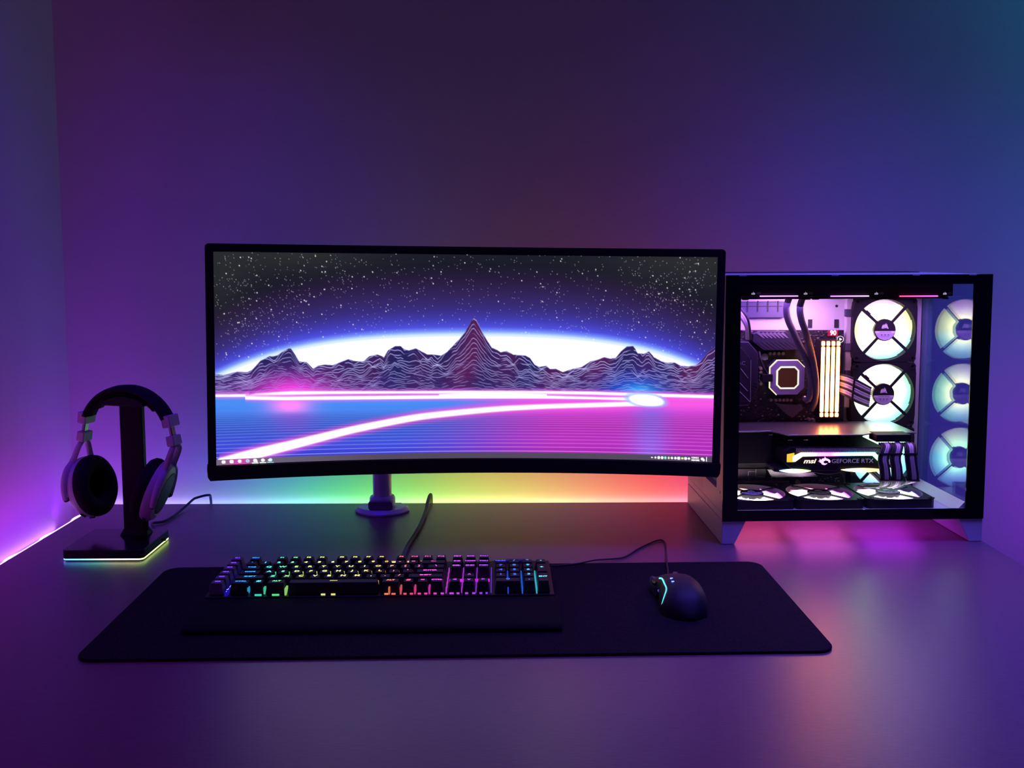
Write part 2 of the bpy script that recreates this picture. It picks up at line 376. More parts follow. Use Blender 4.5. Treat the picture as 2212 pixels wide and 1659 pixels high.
# picture drawn as per-vertex colour on the curved screen
def make_picture(w, h):
    rs = np.random.RandomState(4)
    px = np.linspace(0, 1, w)[None, :]*np.ones((h, 1)); py = np.linspace(0, 1, h)[:, None]*np.ones((1, w))   # py 0 = top
    # frame of the picture in its own units (about one unit per millimetre): x 463..1549, y 544..1000
    X = 463+1086*px
    top = 544+12.5*px; bot = 1001.5-6.5*px-37*px*(1-px)
    Y = top+(bot-top)*py
    def mixc(a, b, t): t = np.clip(t, 0, 1)[..., None]; return a*(1-t)+b*t
    C = lambda *c: np.array(c, float)/255
    dx = X-1010; arcy = 724+1.158e-4*dx**2+6.07e-10*dx**4
    s = arcy-Y
    stops = [(-12, C(255, 255, 255)), (-3, C(246, 252, 255)), (4, C(205, 232, 255)), (11, C(120, 150, 255)), (20, C(78, 80, 222)), (36, C(66, 60, 176)), (58, C(57, 46, 126)), (88, C(50, 37, 92)), (120, C(40, 28, 62)), (150, C(27, 26, 42)), (200, C(30, 32, 42))]
    img = np.zeros((h, w, 3)); 
    for k in range(3): img[..., k] = np.interp(s, [a for a, _ in stops], [c[k] for _, c in stops])
    cor = np.exp(-(((X-640)/160)**2+((Y-548)/40)**2))+np.exp(-(((X-1480)/170)**2+((Y-560)/60)**2)) + .7*np.exp(-(((X-480)/60)**2+((Y-600)/90)**2))
    img = mixc(img, np.ones_like(img)*C(50, 52, 50), np.clip(cor, 0, 1)*.6)
    pxs = np.interp(np.arange(w), [0, w-1], [463, 1549])
    def splat(cx, cy, r, a, col=(1, 1, 1)):
        u = (cx-463)/1086; t = 544+12.5*u; bb = 1001.5-6.5*u-37*u*(1-u); v = (cy-t)/(bb-t)
        ix, iy = u*(w-1), v*(h-1); R = int(r*3)+2
        x0, x1, y0, y1 = max(0, int(ix)-R), min(w, int(ix)+R+1), max(0, int(iy)-R), min(h, int(iy)+R+1)
        if x0 >= x1 or y0 >= y1: return
        gy, gx = np.mgrid[y0:y1, x0:x1]; g = np.clip(a*np.exp(-(((gx-ix)**2+(gy-iy)**2)/(r*r))), 0, 1)[..., None]
        img[y0:y1, x0:x1] = img[y0:y1, x0:x1]*(1-g)+np.array(col)*g
    n = 0
    clus = [(530, 700), (566, 716), (1430, 650), (1400, 620), (500, 620), (1260, 700), (1500, 600), (730, 600), (870, 610), (620, 640), (1340, 680), (1470, 640)]
    while n < 1500:
        if rs.rand() < .22:
            c = clus[rs.randint(len(clus))]; x, y = c[0]+rs.randn()*32, c[1]+rs.randn()*20
        else: x, y = 465+1082*rs.rand(), 546+230*rs.rand()
        if x < 464 or x > 1547 or y < 546: continue
        if rs.rand() > .55+.45*min(1, abs(x-1010)/450.): continue
        d = x-1010; a = 724+1.158e-4*d*d+6.07e-10*d**4
        if y > a-2: continue
        b = rs.rand(); splat(x, y, .92+.6*(b > .93)+.25*b, .65+.5*b+.6*(b > .9), (.97, .97, 1)); n += 1
    for x, y in [(526, 686), (845, 549), (928, 555), (926, 574), (847, 589), (1050, 586), (1289, 596), (1527, 716), (486, 759), (1052, 581), (1209, 560), (1468, 558)]: splat(x, y, 1.9, 1.2)
    # mountains
    r1 = [(110, 1125), (160, 1130), (270, 1100), (350, 1105), (390, 1085), (460, 1010), (530, 972), (560, 975), (600, 965), (640, 935), (690, 905), (710, 905), (740, 950), (780, 1018), (840, 1022), (895, 1078), (930, 1055), (990, 1045), (1060, 1050), (1120, 1025), (1190, 998), (1240, 1015), (1320, 1018), (1370, 975), (1440, 960), (1480, 975), (1495, 985), (1530, 925), (1590, 890), (1640, 888), (1670, 915), (1710, 925), (1770, 908), (1830, 940), (1870, 960), (1930, 962), (1990, 970), (2040, 940), (2100, 880), (2150, 830), (2200, 770), (2212, 745)]
    r2 = [(5, 712), (20, 690), (45, 640), (62, 630), (85, 650), (130, 740), (180, 820), (215, 870), (260, 890), (290, 910), (340, 900), (400, 930), (500, 935), (540, 955), (580, 1010), (620, 1030), (680, 1020), (710, 1045), (760, 1045), (820, 1072), (900, 1045), (980, 1030), (1050, 985), (1110, 970), (1170, 948), (1220, 960), (1265, 955), (1310, 900), (1360, 860), (1410, 855), (1430, 880), (1450, 915), (1500, 920), (1545, 900), (1590, 950), (1650, 980), (1700, 995), (1760, 990), (1810, 1015), (1880, 1022), (1940, 1010), (1990, 965), (2030, 910), (2070, 880), (2110, 850)]
    rx = [440+a/3.95 for a, _ in r1]+[1000+a/3.8138 for a, _ in r2]; ry = [520+c/3.95 for _, c in r1]+[520+c/3.8138 for _, c in r2]
    ridge = np.interp(pxs, rx, ry)
    # second, nearer ridge line
    kx = [463, 520, 590, 650, 700, 760, 800, 846, 900, 950, 1000, 1060, 1120, 1180, 1240, 1300, 1350, 1400, 1460, 1510, 1549]
    ky = [832, 826, 800, 812, 826, 846, 812, 786, 796, 800, 778, 790, 800, 812, 822, 800, 790, 806, 822, 806, 776]
    near = np.maximum(np.interp(pxs, kx, ky), ridge+3)
    def noise1(scale, seed):
        q = np.random.RandomState(seed); xs = np.arange(440, 1580, scale); xs = xs+q.rand(len(xs))*scale*.7; return np.interp(pxs, np.sort(xs), q.randn(len(xs)))
    inm = (Y > ridge[None, :]) & (Y < 852)
    patch = np.clip(.5+.5*np.sin(X/52+1.3)*np.cos(X/23+Y/60), 0, 1)
    fill = mixc(np.ones_like(img)*C(34, 34, 92), np.ones_like(img)*C(92, 32, 88), patch*np.clip((X-700)/500+.35, 0, 1)*.95)
    fill = mixc(fill, np.ones_like(img)*C(60, 40, 120), np.clip((Y-800)/60, 0, 1)*.6)
    g1 = np.exp(-(((X-622)/66)**2+((Y-858)/42)**2)); g1b = np.exp(-(((X-622)/140)**2+((Y-856)/48)**2))
    fill = mixc(fill, np.ones_like(img)*C(190, 40, 170), g1b*.75); fill = mixc(fill, np.ones_like(img)*C(255, 70, 235), g1*1.2)
    g2b = np.exp(-(((X-1372)/72)**2+((Y-856)/48)**2)); g2 = np.exp(-(((X-1385)/42)**2+((Y-856)/26)**2))
    fill = mixc(fill, np.ones_like(img)*C(30, 70, 240), g2b*.95); fill = mixc(fill, np.ones_like(img)*C(60, 200, 255), g2*1.2)
    fill = mixc(fill, np.ones_like(img)*C(170, 60, 190), np.clip((Y-838)/14, 0, 1)*.6)
    img = np.where(inm[..., None], fill, img)
    def hline(yl, th, al, col):
        d = np.abs(Y-yl[None, :]); a = np.clip((th/2+.6-d)/1.1, 0, 1)*al[None, :]*inm
        return mixc(img, np.ones_like(img)*np.array(col), a)
    NA, NB, NC, ND = noise1(13, 11), noise1(11, 12), noise1(17, 13), noise1(7, 14)
    for i in range(19):
        t = (i/18.)**.86
        base = 850.
        yl = ridge+(base-ridge)*t
        e = np.clip((base-ridge)/70., .25, 1.2)*(1-t)**.7
        yl = yl+e*(3.6*NA*math.cos(i*.55)+3.2*NB*math.sin(i*.7)+2.2*NC*math.cos(1+i*.33))+.7*ND*math.cos(i*1.9)+.5*noise1(9, 320+i)
        yl = np.maximum(yl, ridge+.3)
        al = np.clip(noise1(14, 500+i)*1.3+1.15, 0, 1)*(1.0-.42*t)*(1-.75*np.exp(-((pxs-622)/60)**2)*t)
        img[:] = hline(yl, 1.4-.4*t, al, (.76, .75, 1.0))
    for i in range(8):
        t = i/8.; yl = near+(848-near)*t+2.0*(NA*math.cos(i*.8)+NB*math.sin(i*.6))*(1-t)
        sl = np.gradient(yl); al = np.clip(.15+np.abs(sl)*1.6, 0, 1)*(.8-.45*t)*np.clip(noise1(26, 900+i)+.9, 0, 1)
        img[:] = hline(yl, 1.2, al, (.66, .64, 1.0))
    img[:] = hline(ridge+.8, 1.0, np.ones(w)*.5, (.6, .65, 1.0))
    # neon plain
    pl = Y >= 852
    tx = np.array([466, 503, 554, 617, 693, 744, 820, 896, 1000, 1079, 1183, 1362, 1440]); ty = np.array([1000, 988, 974, 959, 940, 927, 912, 898, 887.5, 880.5, 875.5, 870, 866])
    tw = np.array([24, 23, 21, 18, 15.5, 14, 13, 12, 10.5, 9.5, 8, 8, 12])
    gxs = np.linspace(466, 1440, 200); gy_ = np.interp(gxs, tx, ty)
    for _ in range(60): gy_[1:-1] = (gy_[:-2]+2*gy_[1:-1]+gy_[2:])/4
    trail = np.interp(X, gxs, gy_, left=1012); tws = np.interp(X, tx, tw)
    f = np.clip((X-930)/260, 0, 1); f = f*f*(3-2*f)
    dep = np.clip((Y-870)/110, 0, 1)
    blue = mixc(np.ones_like(img)*C(74, 142, 246), np.ones_like(img)*C(62, 62, 214), dep)
    mag = mixc(np.ones_like(img)*C(232, 74, 226), np.ones_like(img)*C(172, 40, 178), dep)
    low = (Y > trail)
    f2 = np.clip((X-820)/420, 0, 1); f2 = f2*f2*(3-2*f2)
    g = np.where(low, f2*.97, f*.9)
    ground = mixc(blue, mag, g)
    ground = mixc(ground, np.ones_like(img)*C(252, 140, 252), np.exp(-(((X-617)/46)**2+((Y-872)/22)**2))*1.15)
    ground = mixc(ground, np.ones_like(img)*C(150, 80, 225), np.exp(-((X-625)/48)**2)*np.clip((Y-885)/10, 0, 1)*np.clip((955-Y)/40, 0, 1)*.55)
    ground = mixc(ground, np.ones_like(img)*C(135, 110, 242), np.exp(-((X-1412)/42)**2)*np.clip((Y-862)/12, 0, 1)*.75)
    sd = np.abs(Y-trail)-tws/2
    ground = mixc(ground, np.ones_like(img)*C(250, 90, 230), np.clip(1-sd/14, 0, 1)**1.2*.95*(X > 470))
    u = (X-463)/1086; botl = 1001.5-6.5*u-37*u*(1-u); toplev = 852+0*X
    k = 0; d0 = .885
    rel = (Y-toplev)/(botl-toplev)
    for k in range(46):
        yk = d0*.925**k
        if yk < .2: break
        wv = (yk*.5+.5)
        dist = np.abs(rel-yk)*(botl-toplev)
        a = np.clip(.5+.6*yk-dist, 0, 1)*(.16+1.0*yk**2.2)
        ground = mixc(ground, mixc(np.ones_like(img)*C(190, 205, 255), np.ones_like(img)*C(255, 160, 255), g), a)
    dark = (.5+.5*np.cos(2*PI*np.log(np.clip(rel, .03, 1))/math.log(.925)))
    ground = mixc(ground, ground*.80, dark*np.clip((rel-.22)/.12, 0, 1)*np.clip((.75-rel)/.25, 0, 1))
    img = np.where(pl[..., None], ground, img)
    def soft(cy, th, x0, x1, col=(1, 1, 1), gl=2.4, halo=None):
        d = np.abs(Y-cy)-th/2; m = ((X > x0) & (X < x1)).astype(float)
        if halo is not None: img[:] = mixc(img, np.ones_like(img)*np.array(halo), np.clip(1-d/gl/4, 0, 1)**1.3*m*.85)
        img[:] = mixc(img, np.ones_like(img)*np.array(col), np.clip(1-d/gl, 0, 1)*m)
    I = np.interp
    soft(I(X, [463, 526], [850.5, 850.5]), I(X, [463, 530], [2.5, 3]), 463, 532, halo=(1, .5, 1))
    soft(I(X, [526, 545, 620, 700, 850, 1000, 1180, 1290, 1350, 1441, 1541], [853, 849, 846, 845.5, 845.5, 845.5, 846, 847, 849, 851, 853]), I(X, [526, 620, 700, 850, 1000, 1180, 1541], [1.5, 6, 4, 3, 4.5, 4.5, 4]), 526, 1549, halo=(1, .45, 1))
    soft(I(X, [526, 600, 800, 1000, 1180, 1364, 1440], [855.5, 857.5, 856.5, 855, 855.5, 859, 861]), I(X, [526, 600, 1000, 1180, 1300, 1441], [5, 5, 5, 4, 2.5, 6]), 524, 1436, halo=(1, .45, 1))
    soft(I(X, [700, 1000, 1180], [851, 850.5, 851]), I(X, [940, 1000, 1100, 1180], [.1, 5, 5, 1]), 940, 1180)
    img[:] = mixc(img, np.ones_like(img), np.clip(1-(np.abs(Y-trail)-tws/2+1)/4.0, 0, 1)*((X > 466) & (X < 1438)))
    bulb = np.abs((X-1402-(Y-862)*.9)/37)**2.4+np.abs((Y-861.5)/12.5)**2.0
    img[:] = mixc(img, np.ones_like(img)*C(150, 200, 255), np.clip((2.3-bulb)/1.3, 0, 1)**1.5*.9); img[:] = mixc(img, np.ones_like(img), np.clip((1.2-bulb)*2.4, 0, 1))
    # task bar
    tb = botl-12.5
    inb = Y > tb
    bar = mixc(np.ones_like(img)*C(112, 104, 124), np.ones_like(img)*C(84, 74, 96), np.clip((X-520)/300, 0, 1))
    bar = mixc(bar, np.ones_like(img)*C(205, 80, 170), np.exp(-((X-512)/26)**2)*1.1)
    img = np.where(inb[..., None], bar, img)
    def uv_row(x, dy):
        q = (x-463)/1086; return 1001.5-6.5*q-37*q*(1-q)-dy
    def blob(x, dy, rx_, ry_, col=(1, 1, 1), sq=2.):
        cy = uv_row(x, dy); d = np.abs((X-x)/rx_)**sq+np.abs((Y-cy)/ry_)**sq
        img[:] = mixc(img, np.ones_like(img)*np.array(col), np.clip((1.25-d)*2, 0, 1))
    for i, (x, sq, col) in enumerate([(478, 4, (1, .96, 1)), (494.5, 4, (1, 1, 1)), (511, 2, (1, 1, 1)), (527.5, 2, (.7, .93, 1)), (543, 3, (1, 1, 1)), (559.2, 2, (1, 1, 1)), (575, 2, (.85, .97, 1))]):
        blob(x, 7.0, 3.9, 3.5, col, sq)
        if i == 3: blob(x, 6.8, 1.4, 1.2, (.2, .65, .7))
        if i == 4: blob(x+3, 5.2, 2.2, 2.2)
        if i == 6: blob(x-3, 6.6, 2.2, 1.8)
        if i > 3: blob(x, 1.5, 6.8, .8, (1, 1, 1) if i < 6 else (.65, .95, 1), 8)
    blob(1417, 6.5, 2.2, 1.2); blob(1424.6, 6.5, 2, 2.2)
    for x, rx_, ry_, c, sq in [(1432, 3, 3.1, (1, 1, 1), 2), (1439.5, 2.9, 3, (1, 1, 1), 2), (1446.5, 2.7, 2.9, (.6, 1, .93), 2), (1454, 2.3, 2.6, (1, .95, .8), 2), (1461, 2.6, 2.5, (1, 1, 1), 2), (1468.7, 2.5, 2.6, (1, 1, 1), 3), (1476, 3, 3, (1, 1, 1), 8), (1483.7, 2.5, 2.1, (.95, 1, .7), 5), (1491, 3, 2.8, (1, 1, 1), 3), (1498.3, 2.8, 2.3, (1, 1, 1), 2)]:
        blob(x, 6.6, rx_, ry_, c, sq)
    ch = {'0': '757557', '1': '262227'}
    for row, n_ in ((8.8, 8), (3.6, 9)):
        for j in range(n_):
            blob(1504.6+j*1.95+(.4 if n_ == 8 else 0), row, .75, 1.8+.2*((j*7) % 3-1), (1, .97, 1), 4)
    blob(1527.5, 7, 3, 2.6, sq=5); blob(1530.5, 4.5, 2.6, 2.6); blob(1536.6, 6.4, .5, 5.4, sq=8)
    return np.clip(img, 0, 1)
SWN, SHN = 1001, 389
pic = make_picture(SWN*2, SHN*2); pic = pic.reshape(SHN, 2, SWN, 2, 3)
def tolin(c): return np.where(c <= .04045, c/12.92, ((c+.055)/1.055)**2.4)
pic = tolin(pic).mean(axis=(1, 3))
lum = pic.min(axis=2, keepdims=True); pic = pic*(1+.6*np.clip((lum-.8)/.2, 0, 1))
me = bpy.data.meshes.new('screen')
ss = np.linspace(-hw, hw, SWN); a_ = ss*KR; gx = np.sin(a_)*(1/KR-.0002); gy = np.cos(a_)*(1/KR-.0002)-1/KR
gz = np.linspace(hh, -hh, SHN)
co = np.zeros((SHN, SWN, 3), np.float32); co[..., 0] = gx[None]; co[..., 1] = gy[None]; co[..., 2] = gz[:, None]
ii = np.arange(SHN*SWN).reshape(SHN, SWN)
q = np.stack([ii[:-1, :-1], ii[1:, :-1], ii[1:, 1:], ii[:-1, 1:]], -1).reshape(-1, 4).astype(np.int32)
me.vertices.add(co.size//3); me.vertices.foreach_set('co', co.ravel())
me.loops.add(q.size); me.loops.foreach_set('vertex_index', q.ravel())
me.polygons.add(len(q)); me.polygons.foreach_set('loop_start', np.arange(0, q.size, 4, dtype=np.int32)); me.update(calc_edges=True)
ca = me.color_attributes.new('Col', 'FLOAT_COLOR', 'POINT'); cc = np.ones((SHN*SWN, 4), np.float32); cc[:, :3] = pic.reshape(-1, 3); ca.data.foreach_set('color', cc.ravel())
m_scr = glow_vcol('screen_picture', 1.0); m_scr.cycles.emission_sampling = 'NONE'
me.materials.append(m_scr)
scr = bpy.data.objects.new('screen', me); COL.objects.link(scr); scr.parent = mon; scr['label'] = 'lit curved screen with neon mountain wallpaper and task bar'

# ------------------------------------------------------------------ monitor arm
m_alu = mat('silver_grey_metal', (.50, .52, .60), .42, .25)
pb = on_z(822, 1101, .008)
AX, AY = -.2435, -.058
arm = empty('monitor_stand', (AX, AY, 0), label='grey metal pole on a faceted base plate holding the monitor from behind', cat='monitor stand')
base = [(-.051, -.006), (-.040, -.024), (-.022, -.037), (0, -.042), (.022, -.037), (.040, -.024), (.051, -.006), (.047, .014), (.036, .030), (-.032, .030), (-.045, .014)]
mb = MB(); mb.prism([(x*1.02, y*1.06) for x, y in base], .0003, .004); mb.add([(x*1.02, y*1.06, .004) for x, y in base]+[(x*.9, y*.88, .0095) for x, y in base], [tuple(range(11, 22))]+[(i, (i+1) % 11, 11+(i+1) % 11, 11+i) for i in range(11)])
mb.build('base_plate', m_alu, arm, bevel=.0012)
MB().lathe([(.024, .009), (.0245, .012), (.0245, .026), (.0225, .030), (.0185, .0305)], 40).build('collar', m_alu, arm, smooth=35)
MB().lathe([(.0178, .009), (.0178, .40), (.016, .402)], 40).build('pole', m_alu, arm, smooth=35)
MB().prism([(-.021, .010), (.021, .010), (.023, .014), (.023, .024), (.019, .027), (-.019, .027), (-.023, .024), (-.023, .014)], -.031, -.018, 'y').build('cable_clip', mat('dark_grey_plastic', (.16, .16, .20), .5), arm, bevel=.002)
MB().lathe([(.027, .30), (.029, .304), (.029, .335), (.027, .339), (.018, .34)], 32).build('arm_collar', m_alu, arm, smooth=35)
tgt = mon.matrix_basis @ Vector((0, .052, 0)); tgt = Vector((-.0653+.004, -.2955+.066, .3217)) - Vector((AX, AY, 0))
el = Vector((tgt.x*.35-.06, tgt.y*.55, .318))
MB().tube([(0, 0, .318), el, ], .014, 16, sq=.8).tube([el, (tgt.x, tgt.y+.018, .318)], .013, 16, sq=.8).build('swing_arm', m_alu, arm, smooth=40)
MB().lathe([(.019, -.026), (.019, .026)], 24, M=Matrix.Translation(el)).build('elbow_joint', m_alu, arm, smooth=40)
MB().box(tgt.x-.05, tgt.x+.05, tgt.y+.002, tgt.y+.008, .268, .368).box(tgt.x-.012, tgt.x+.012, tgt.y+.006, tgt.y+.03, .30, .335).build('mounting_plate', m_alu, arm, bevel=.001)
# ------------------------------------------------------------------ computer tower
PX, PY, PR = .3575, -.2763, .0257
PW, PD, PH = .445, .272, .4535
pc = empty('computer_tower', (PX, PY, 0), PR, 'white computer tower with black framed glass side and rainbow lit fans', 'computer')
PCM = Matrix.Translation((PX, PY, 0)) @ Matrix.Rotation(PR, 4, 'Z'); PCI = PCM.inverted()
CL = PCI @ CAM; PCI3 = PCI.to_3x3()
def L(u, v, b):            # photo pixel -> tower coordinates (a, z) on the plane b metres behind the glass
    d = PCI3 @ ray(u, v); t = (b-CL.y)/d.y; p = CL+d*t; return (p.x, p.z)
def LZ(u, v, z):
    d = PCI3 @ ray(u, v); t = (z-CL.z)/d.z; p = CL+d*t; return (p.x, p.y)
def L3(u, v, b):
    a, z = L(u, v, b); return (a, b, z)
m_white = mat('white_painted_steel', (.62, .62, .66), .42, spec=.4, bump=.05, bscale=900)
m_black = mat('black_glass_border', (.004, .004, .006), .12, spec=.35)
m_dark = mat('dark_grille', (.02, .02, .028), .6)
m_glass = glass('tinted_glass', (.93, .93, .95), 1.25)
m_glassr = glass('side_glass', (.72, .90, .98), 1.5, extra=1.35)
IN_L, IN_R, IN_B, IN_T = .0255, .4135, .0580, .4375
FB = .040
# feet rails
def foot(x0, x1, xb0, xb1):
    return MB().prism([(xb0, 0.0003), (xb1, 0.0003), (x1, FB), (x0, FB)], .002, PD-.004, 'y')
foot(0, .041, 0, .022).build('foot', m_white, pc, bevel=.0012)
foot(PW-.041, PW, PW-.022, PW).build('foot', m_white, pc, bevel=.0012)
# body shell
MB().box(0.001, PW-.001, .004, PD, FB+.0002, .052).build('bottom_panel', m_white, pc, bevel=.001)
MB().box(0.001, PW-.001, .004, PD, PH-.008, PH-.0005).build('top_panel', m_white, pc, bevel=.0015)
mb = MB(); mb.box(.03, PW-.03, .20, PD-.012, PH-.0005, PH+.0008)
mb.build('top_filter', m_dark, pc)
MB().box(.001, .445-.030, PD-.006, PD, .052, PH-.008).build('back_cover', m_white, pc)
MB().box(PW-.03, PW-.001, .20, PD, .052, PH-.008).box(PW-.0200, PW-.001, .004, .012, .052, PH-.008).build('front_pillar', m_white, pc, bevel=.001)
MB().box(.0255, .4135, .196, .199, .052, PH-.008).build('motherboard_tray', m_white, pc)
# rear panel (left side in the photo) with recessed io bay and expansion slots
mb = MB()
mb.box(.001, .012, .004, .046, .052, PH-.008).box(.001, .012, .150, .176, .052, PH-.008).box(.001, .012, .176, PD, .052, .10).box(.001, .012, .176, .20, .10, PH-.008).box(.001, .012, .046, .150, .405, PH-.008).box(.001, .012, .046, .150, .052, .086)
mb.box(.001, .010, .20, PD, .10, PH-.008)
mb.build('rear_panel', m_white, pc, bevel=.0008)
mb = MB(); mb.box(.013, .0135, .046, .150, .086, .405); mb.build('rear_recess', mat('grey_recess', (.20, .20, .24), .6), pc)
for z in (.122, .146, .170):
    MB().box(.0005, .0128, .054, .142, z, z+.014).build('slot_cover', m_white, pc, bevel=.0008)
MB().box(.0112, .0133, .060, .140, .094, .112).build('rear_port', m_dark, pc)
mb = MB()
for k in range(3): mb.prism([(.186+.018*k, .30-.052*k), (.190+.018*k, .30-.052*k), (.236+.008*k, .20-.052*k), (.232+.008*k, .20-.052*k)], .0003, .0012, 'x')
mb.build('rear_groove', m_dark, pc)
for y, z in ((.020, .085), (.030, .34), (.220, .085), (.165, .11)):
    MB().lathe([(.0028, 0), (.0028, .0012), (.0014, .0016)], 12, M=Matrix.Translation((.001, y, z)) @ Matrix.Rotation(-PI/2, 4, 'Y')).build('screw', m_alu, pc, smooth=40)

# side window: glass pane with printed black border, and brackets
MB().box(.001, PW-.001, .0022, .0038, FB+.001, PH-.002).build('side_glass', m_glass, pc)
mb = MB()
for bx in ((0, IN_L, FB, PH), (IN_R, PW, FB, PH), (IN_L, IN_R, FB, IN_B), (IN_L, IN_R, IN_T, PH)): mb.box(bx[0], bx[1], 0, .0021, bx[2], bx[3])
mb.build('window_border', m_black, pc)
mb = MB(); mb.box(IN_L, IN_R-.0, .0045, .0065, IN_B-.0032, IN_B-.0004); mb.build('window_sill_rail', m_white, pc)
for x in (.012, .165, .300, .395):
    MB().box(x+.01, x+.022, -.0006, .0002, PH-.0018, PH-.0004).build('glass_clip', m_alu, pc)
# front glass (right end) seen from inside
MB().box(.4160, .4190, .0048, .198, .066, PH-.012).build('front_glass', m_glassr, pc)
mb = MB(); mb.add([(.400, .006, .0522), (.4155, .006, .068), (.4155, .197, .068), (.400, .197, .0522), (.4159, .006, .0522), (.4159, .197, .0522)], [(0, 1, 2, 3), (0, 4, 1), (3, 2, 5), (1, 4, 5, 2), (0, 3, 5, 4)])
mb.build('front_glass_channel', m_white, pc)
mb = MB(); mb.box(.4045, .4155, .186, .196, .066, .437); mb.build('rear_post', m_white, pc)
MB().box(.4152, .4158, .1845, .198, .066, .437).build('glass_gasket', m_dark, pc)

# lamps that stand for the light the lit fans and memory throw inside the tower
def inlamp(loc, rot, sx_, sy_, col, p, spread=PI):
    o = area('fan_lamp', loc, rot, sx_, sy_, col, p, spread); o.parent = pc; return o
inlamp((.10, .110, .408), (math.radians(25), 0, 0), .13, .08, (.42, .14, 1), .55)
inlamp((.175, .120, .408), (math.radians(30), 0, 0), .07, .06, (.95, .42, 1), .50)
inlamp((.36, .085, .405), (0, 0, 0), .08, .10, (.60, .25, 1), .35)
# --- motherboard
MBb = .178
def fit_text(s_, w, h, **k):
    me = text_mesh(s_, .01, **k); xs = [v.co.x for v in me.vertices]; ys_ = [v.co.y for v in me.vertices]
    cx, cy = (min(xs)+max(xs))/2, (min(ys_)+max(ys_))/2; fx, fy = w/(max(xs)-min(xs)), h/(max(ys_)-min(ys_))
    for v in me.vertices: v.co.x = (v.co.x-cx)*fx; v.co.y = (v.co.y-cy)*fy
    return me
def quadL(u0, v0, u1, v1, b):
    a0, z1 = L(u0, v0, b); a1, z0 = L(u1, v1, b); return a0, a1, z0, z1
m_pcb = mat('black_circuit_board', (.016, .012, .016), .45, spec=.5, noise=420, vary=.9, bump=.6, bscale=500)
def P2(lst, b): return [L(u, v, b) for u, v in lst]
def plate(mb, pts, b0, b1):
    """outline given in photo pixels, lifted to plane b0 and extruded to b1 (deeper)"""
    q = P2(pts, b0)
    return mb.prism(q, b0, b1, 'y')
mbd = MB(); plate(mbd, [(1560, 713), (1823, 713), (1821, 1038), (1560, 1042)], MBb, MBb+.002)
mbo = mbd.build('motherboard', m_pcb, pc)
# small components scattered on the board
rnd = random.Random(5)
m_comp = mat('board_component', (.10, .085, .10), .4, .3); m_sol = mat('solder_silver', (.5, .48, .5), .35, .8)
mb = MB(); mb2 = MB()
for i in range(420):
    u = rnd.uniform(1600, 1820); v = rnd.choice([rnd.uniform(714, 745), rnd.uniform(860, 922), rnd.uniform(1030, 1040), rnd.uniform(880, 1036), rnd.uniform(745, 900)])
    if v > 745 and v < 900 and 1765 < u: continue
    a, z = L(u, v, MBb); s = rnd.uniform(.0006, .0022); t = rnd.uniform(.0005, .0014)
    (mb if rnd.random() < .7 else mb2).box(a-s, a+s, MBb-rnd.uniform(.0008, .003), MBb, z-t, z+t)
mb.build('chip', m_comp, mbo)['kind'] = 'stuff'; mb2.build('solder_pad', m_sol, mbo)['kind'] = 'stuff'
# capacitors
m_cap = mat('capacitor_can', (.42, .33, .30), .35, .6)
def cyl_b(mb, u, v, b, r, h):
    a, z = L(u, v, b); return mb.lathe([(r, 0), (r, h*.9), (r*.85, h)], 14, M=Matrix.Translation((a, b, z)) @ Matrix.Rotation(PI/2, 4, 'X'))
for u, v in [(1661, 763), (1670, 763), (1679.5, 763), (1689, 763), (1641, 795), (1641, 804), (1641, 812), (1641, 820), (1641, 828), (1663, 863), (1673, 863), (1682, 863), (1690, 863), (1698, 863), (1706, 863), (1746, 905), (1755, 906), (1773, 914), (1793, 914)]:
    cyl_b(MB(), u, v, MBb, .0033, .008).build('capacitor', m_cap, mbo, smooth=40)
# hook: upper tray detail behind the board top
m_gry = mat('violet_grey_plate', (.075, .07, .13), .5)
mb = MB(); a0, a1, z0, z1 = quadL(1590, 652, 1697, 686, .186)
mb.prism(rrect(a0, a1, z0, z1, .004), .184, .1955, 'y'); po = mb.build('cable_grommet_plate', m_gry, pc, bevel=.001)
mb = MB()
for k in range(4): mb.box(L(1615+22*k, 660, .183)[0]-.0012, L(1615+22*k, 660, .183)[0]+.0012, .1828, .1836, L(1600, 674, .183)[1], L(1600, 650, .183)[1])
mb.box(L(1600, 660, .183)[0], L(1690, 660, .183)[0], .1828, .1836, L(1600, 662, .183)[1]-.0009, L(1600, 661, .183)[1])
mb.build('mesh_slot', m_dark, po)
for u in (1750, 1807):
    a0, a1, z0, z1 = quadL(u-4.3, 690, u+4.3, 708, .195); MB().box(a0, a1, .1945, .1958, z0, z1).build('tray_slot', m_dark, pc)
for u in (1723, 1807):
    cyl_b(MB(), u, 661, .1955, .0024, .001).build('tray_hole', m_dark, pc)
# heatsinks
m_hs = mat('anodised_heatsink', (.045, .038, .065), .35, .5)
m_hsl = mat('heatsink_fin_edge', (.55, .5, .62), .3, .8)
mb = MB(); plate(mb, [(1628, 722), (1642, 716), (1698, 716), (1724, 742), (1727, 756), (1650, 757), (1626, 738)], .160, MBb); hs = mb.build('vrm_heatsink', m_hs, mbo, bevel=.0008)
mb = MB()
for k in range(7):
    u = 1630+8.6*k; plate(mb, [(u, 728.5), (u+8-k*.2, 717.5), (u+11-k*.2, 717.5), (u+22, 730.5), (u+19, 730.5), (u+8.5, 720.5), (u+3, 731)][2:5]+[(u+5, 720.5)], .1592, .1602)
mb.build('fin', m_hsl, hs)
mb = MB()
for k in range(9):
    u = 1634+10*k; plate(mb, [(u, 738), (u+2.2, 738), (u+26, 755), (u+23, 755)], .1594, .1602)
mb.build('fin', mat('dark_fin', (.015, .012, .018), .6), hs)
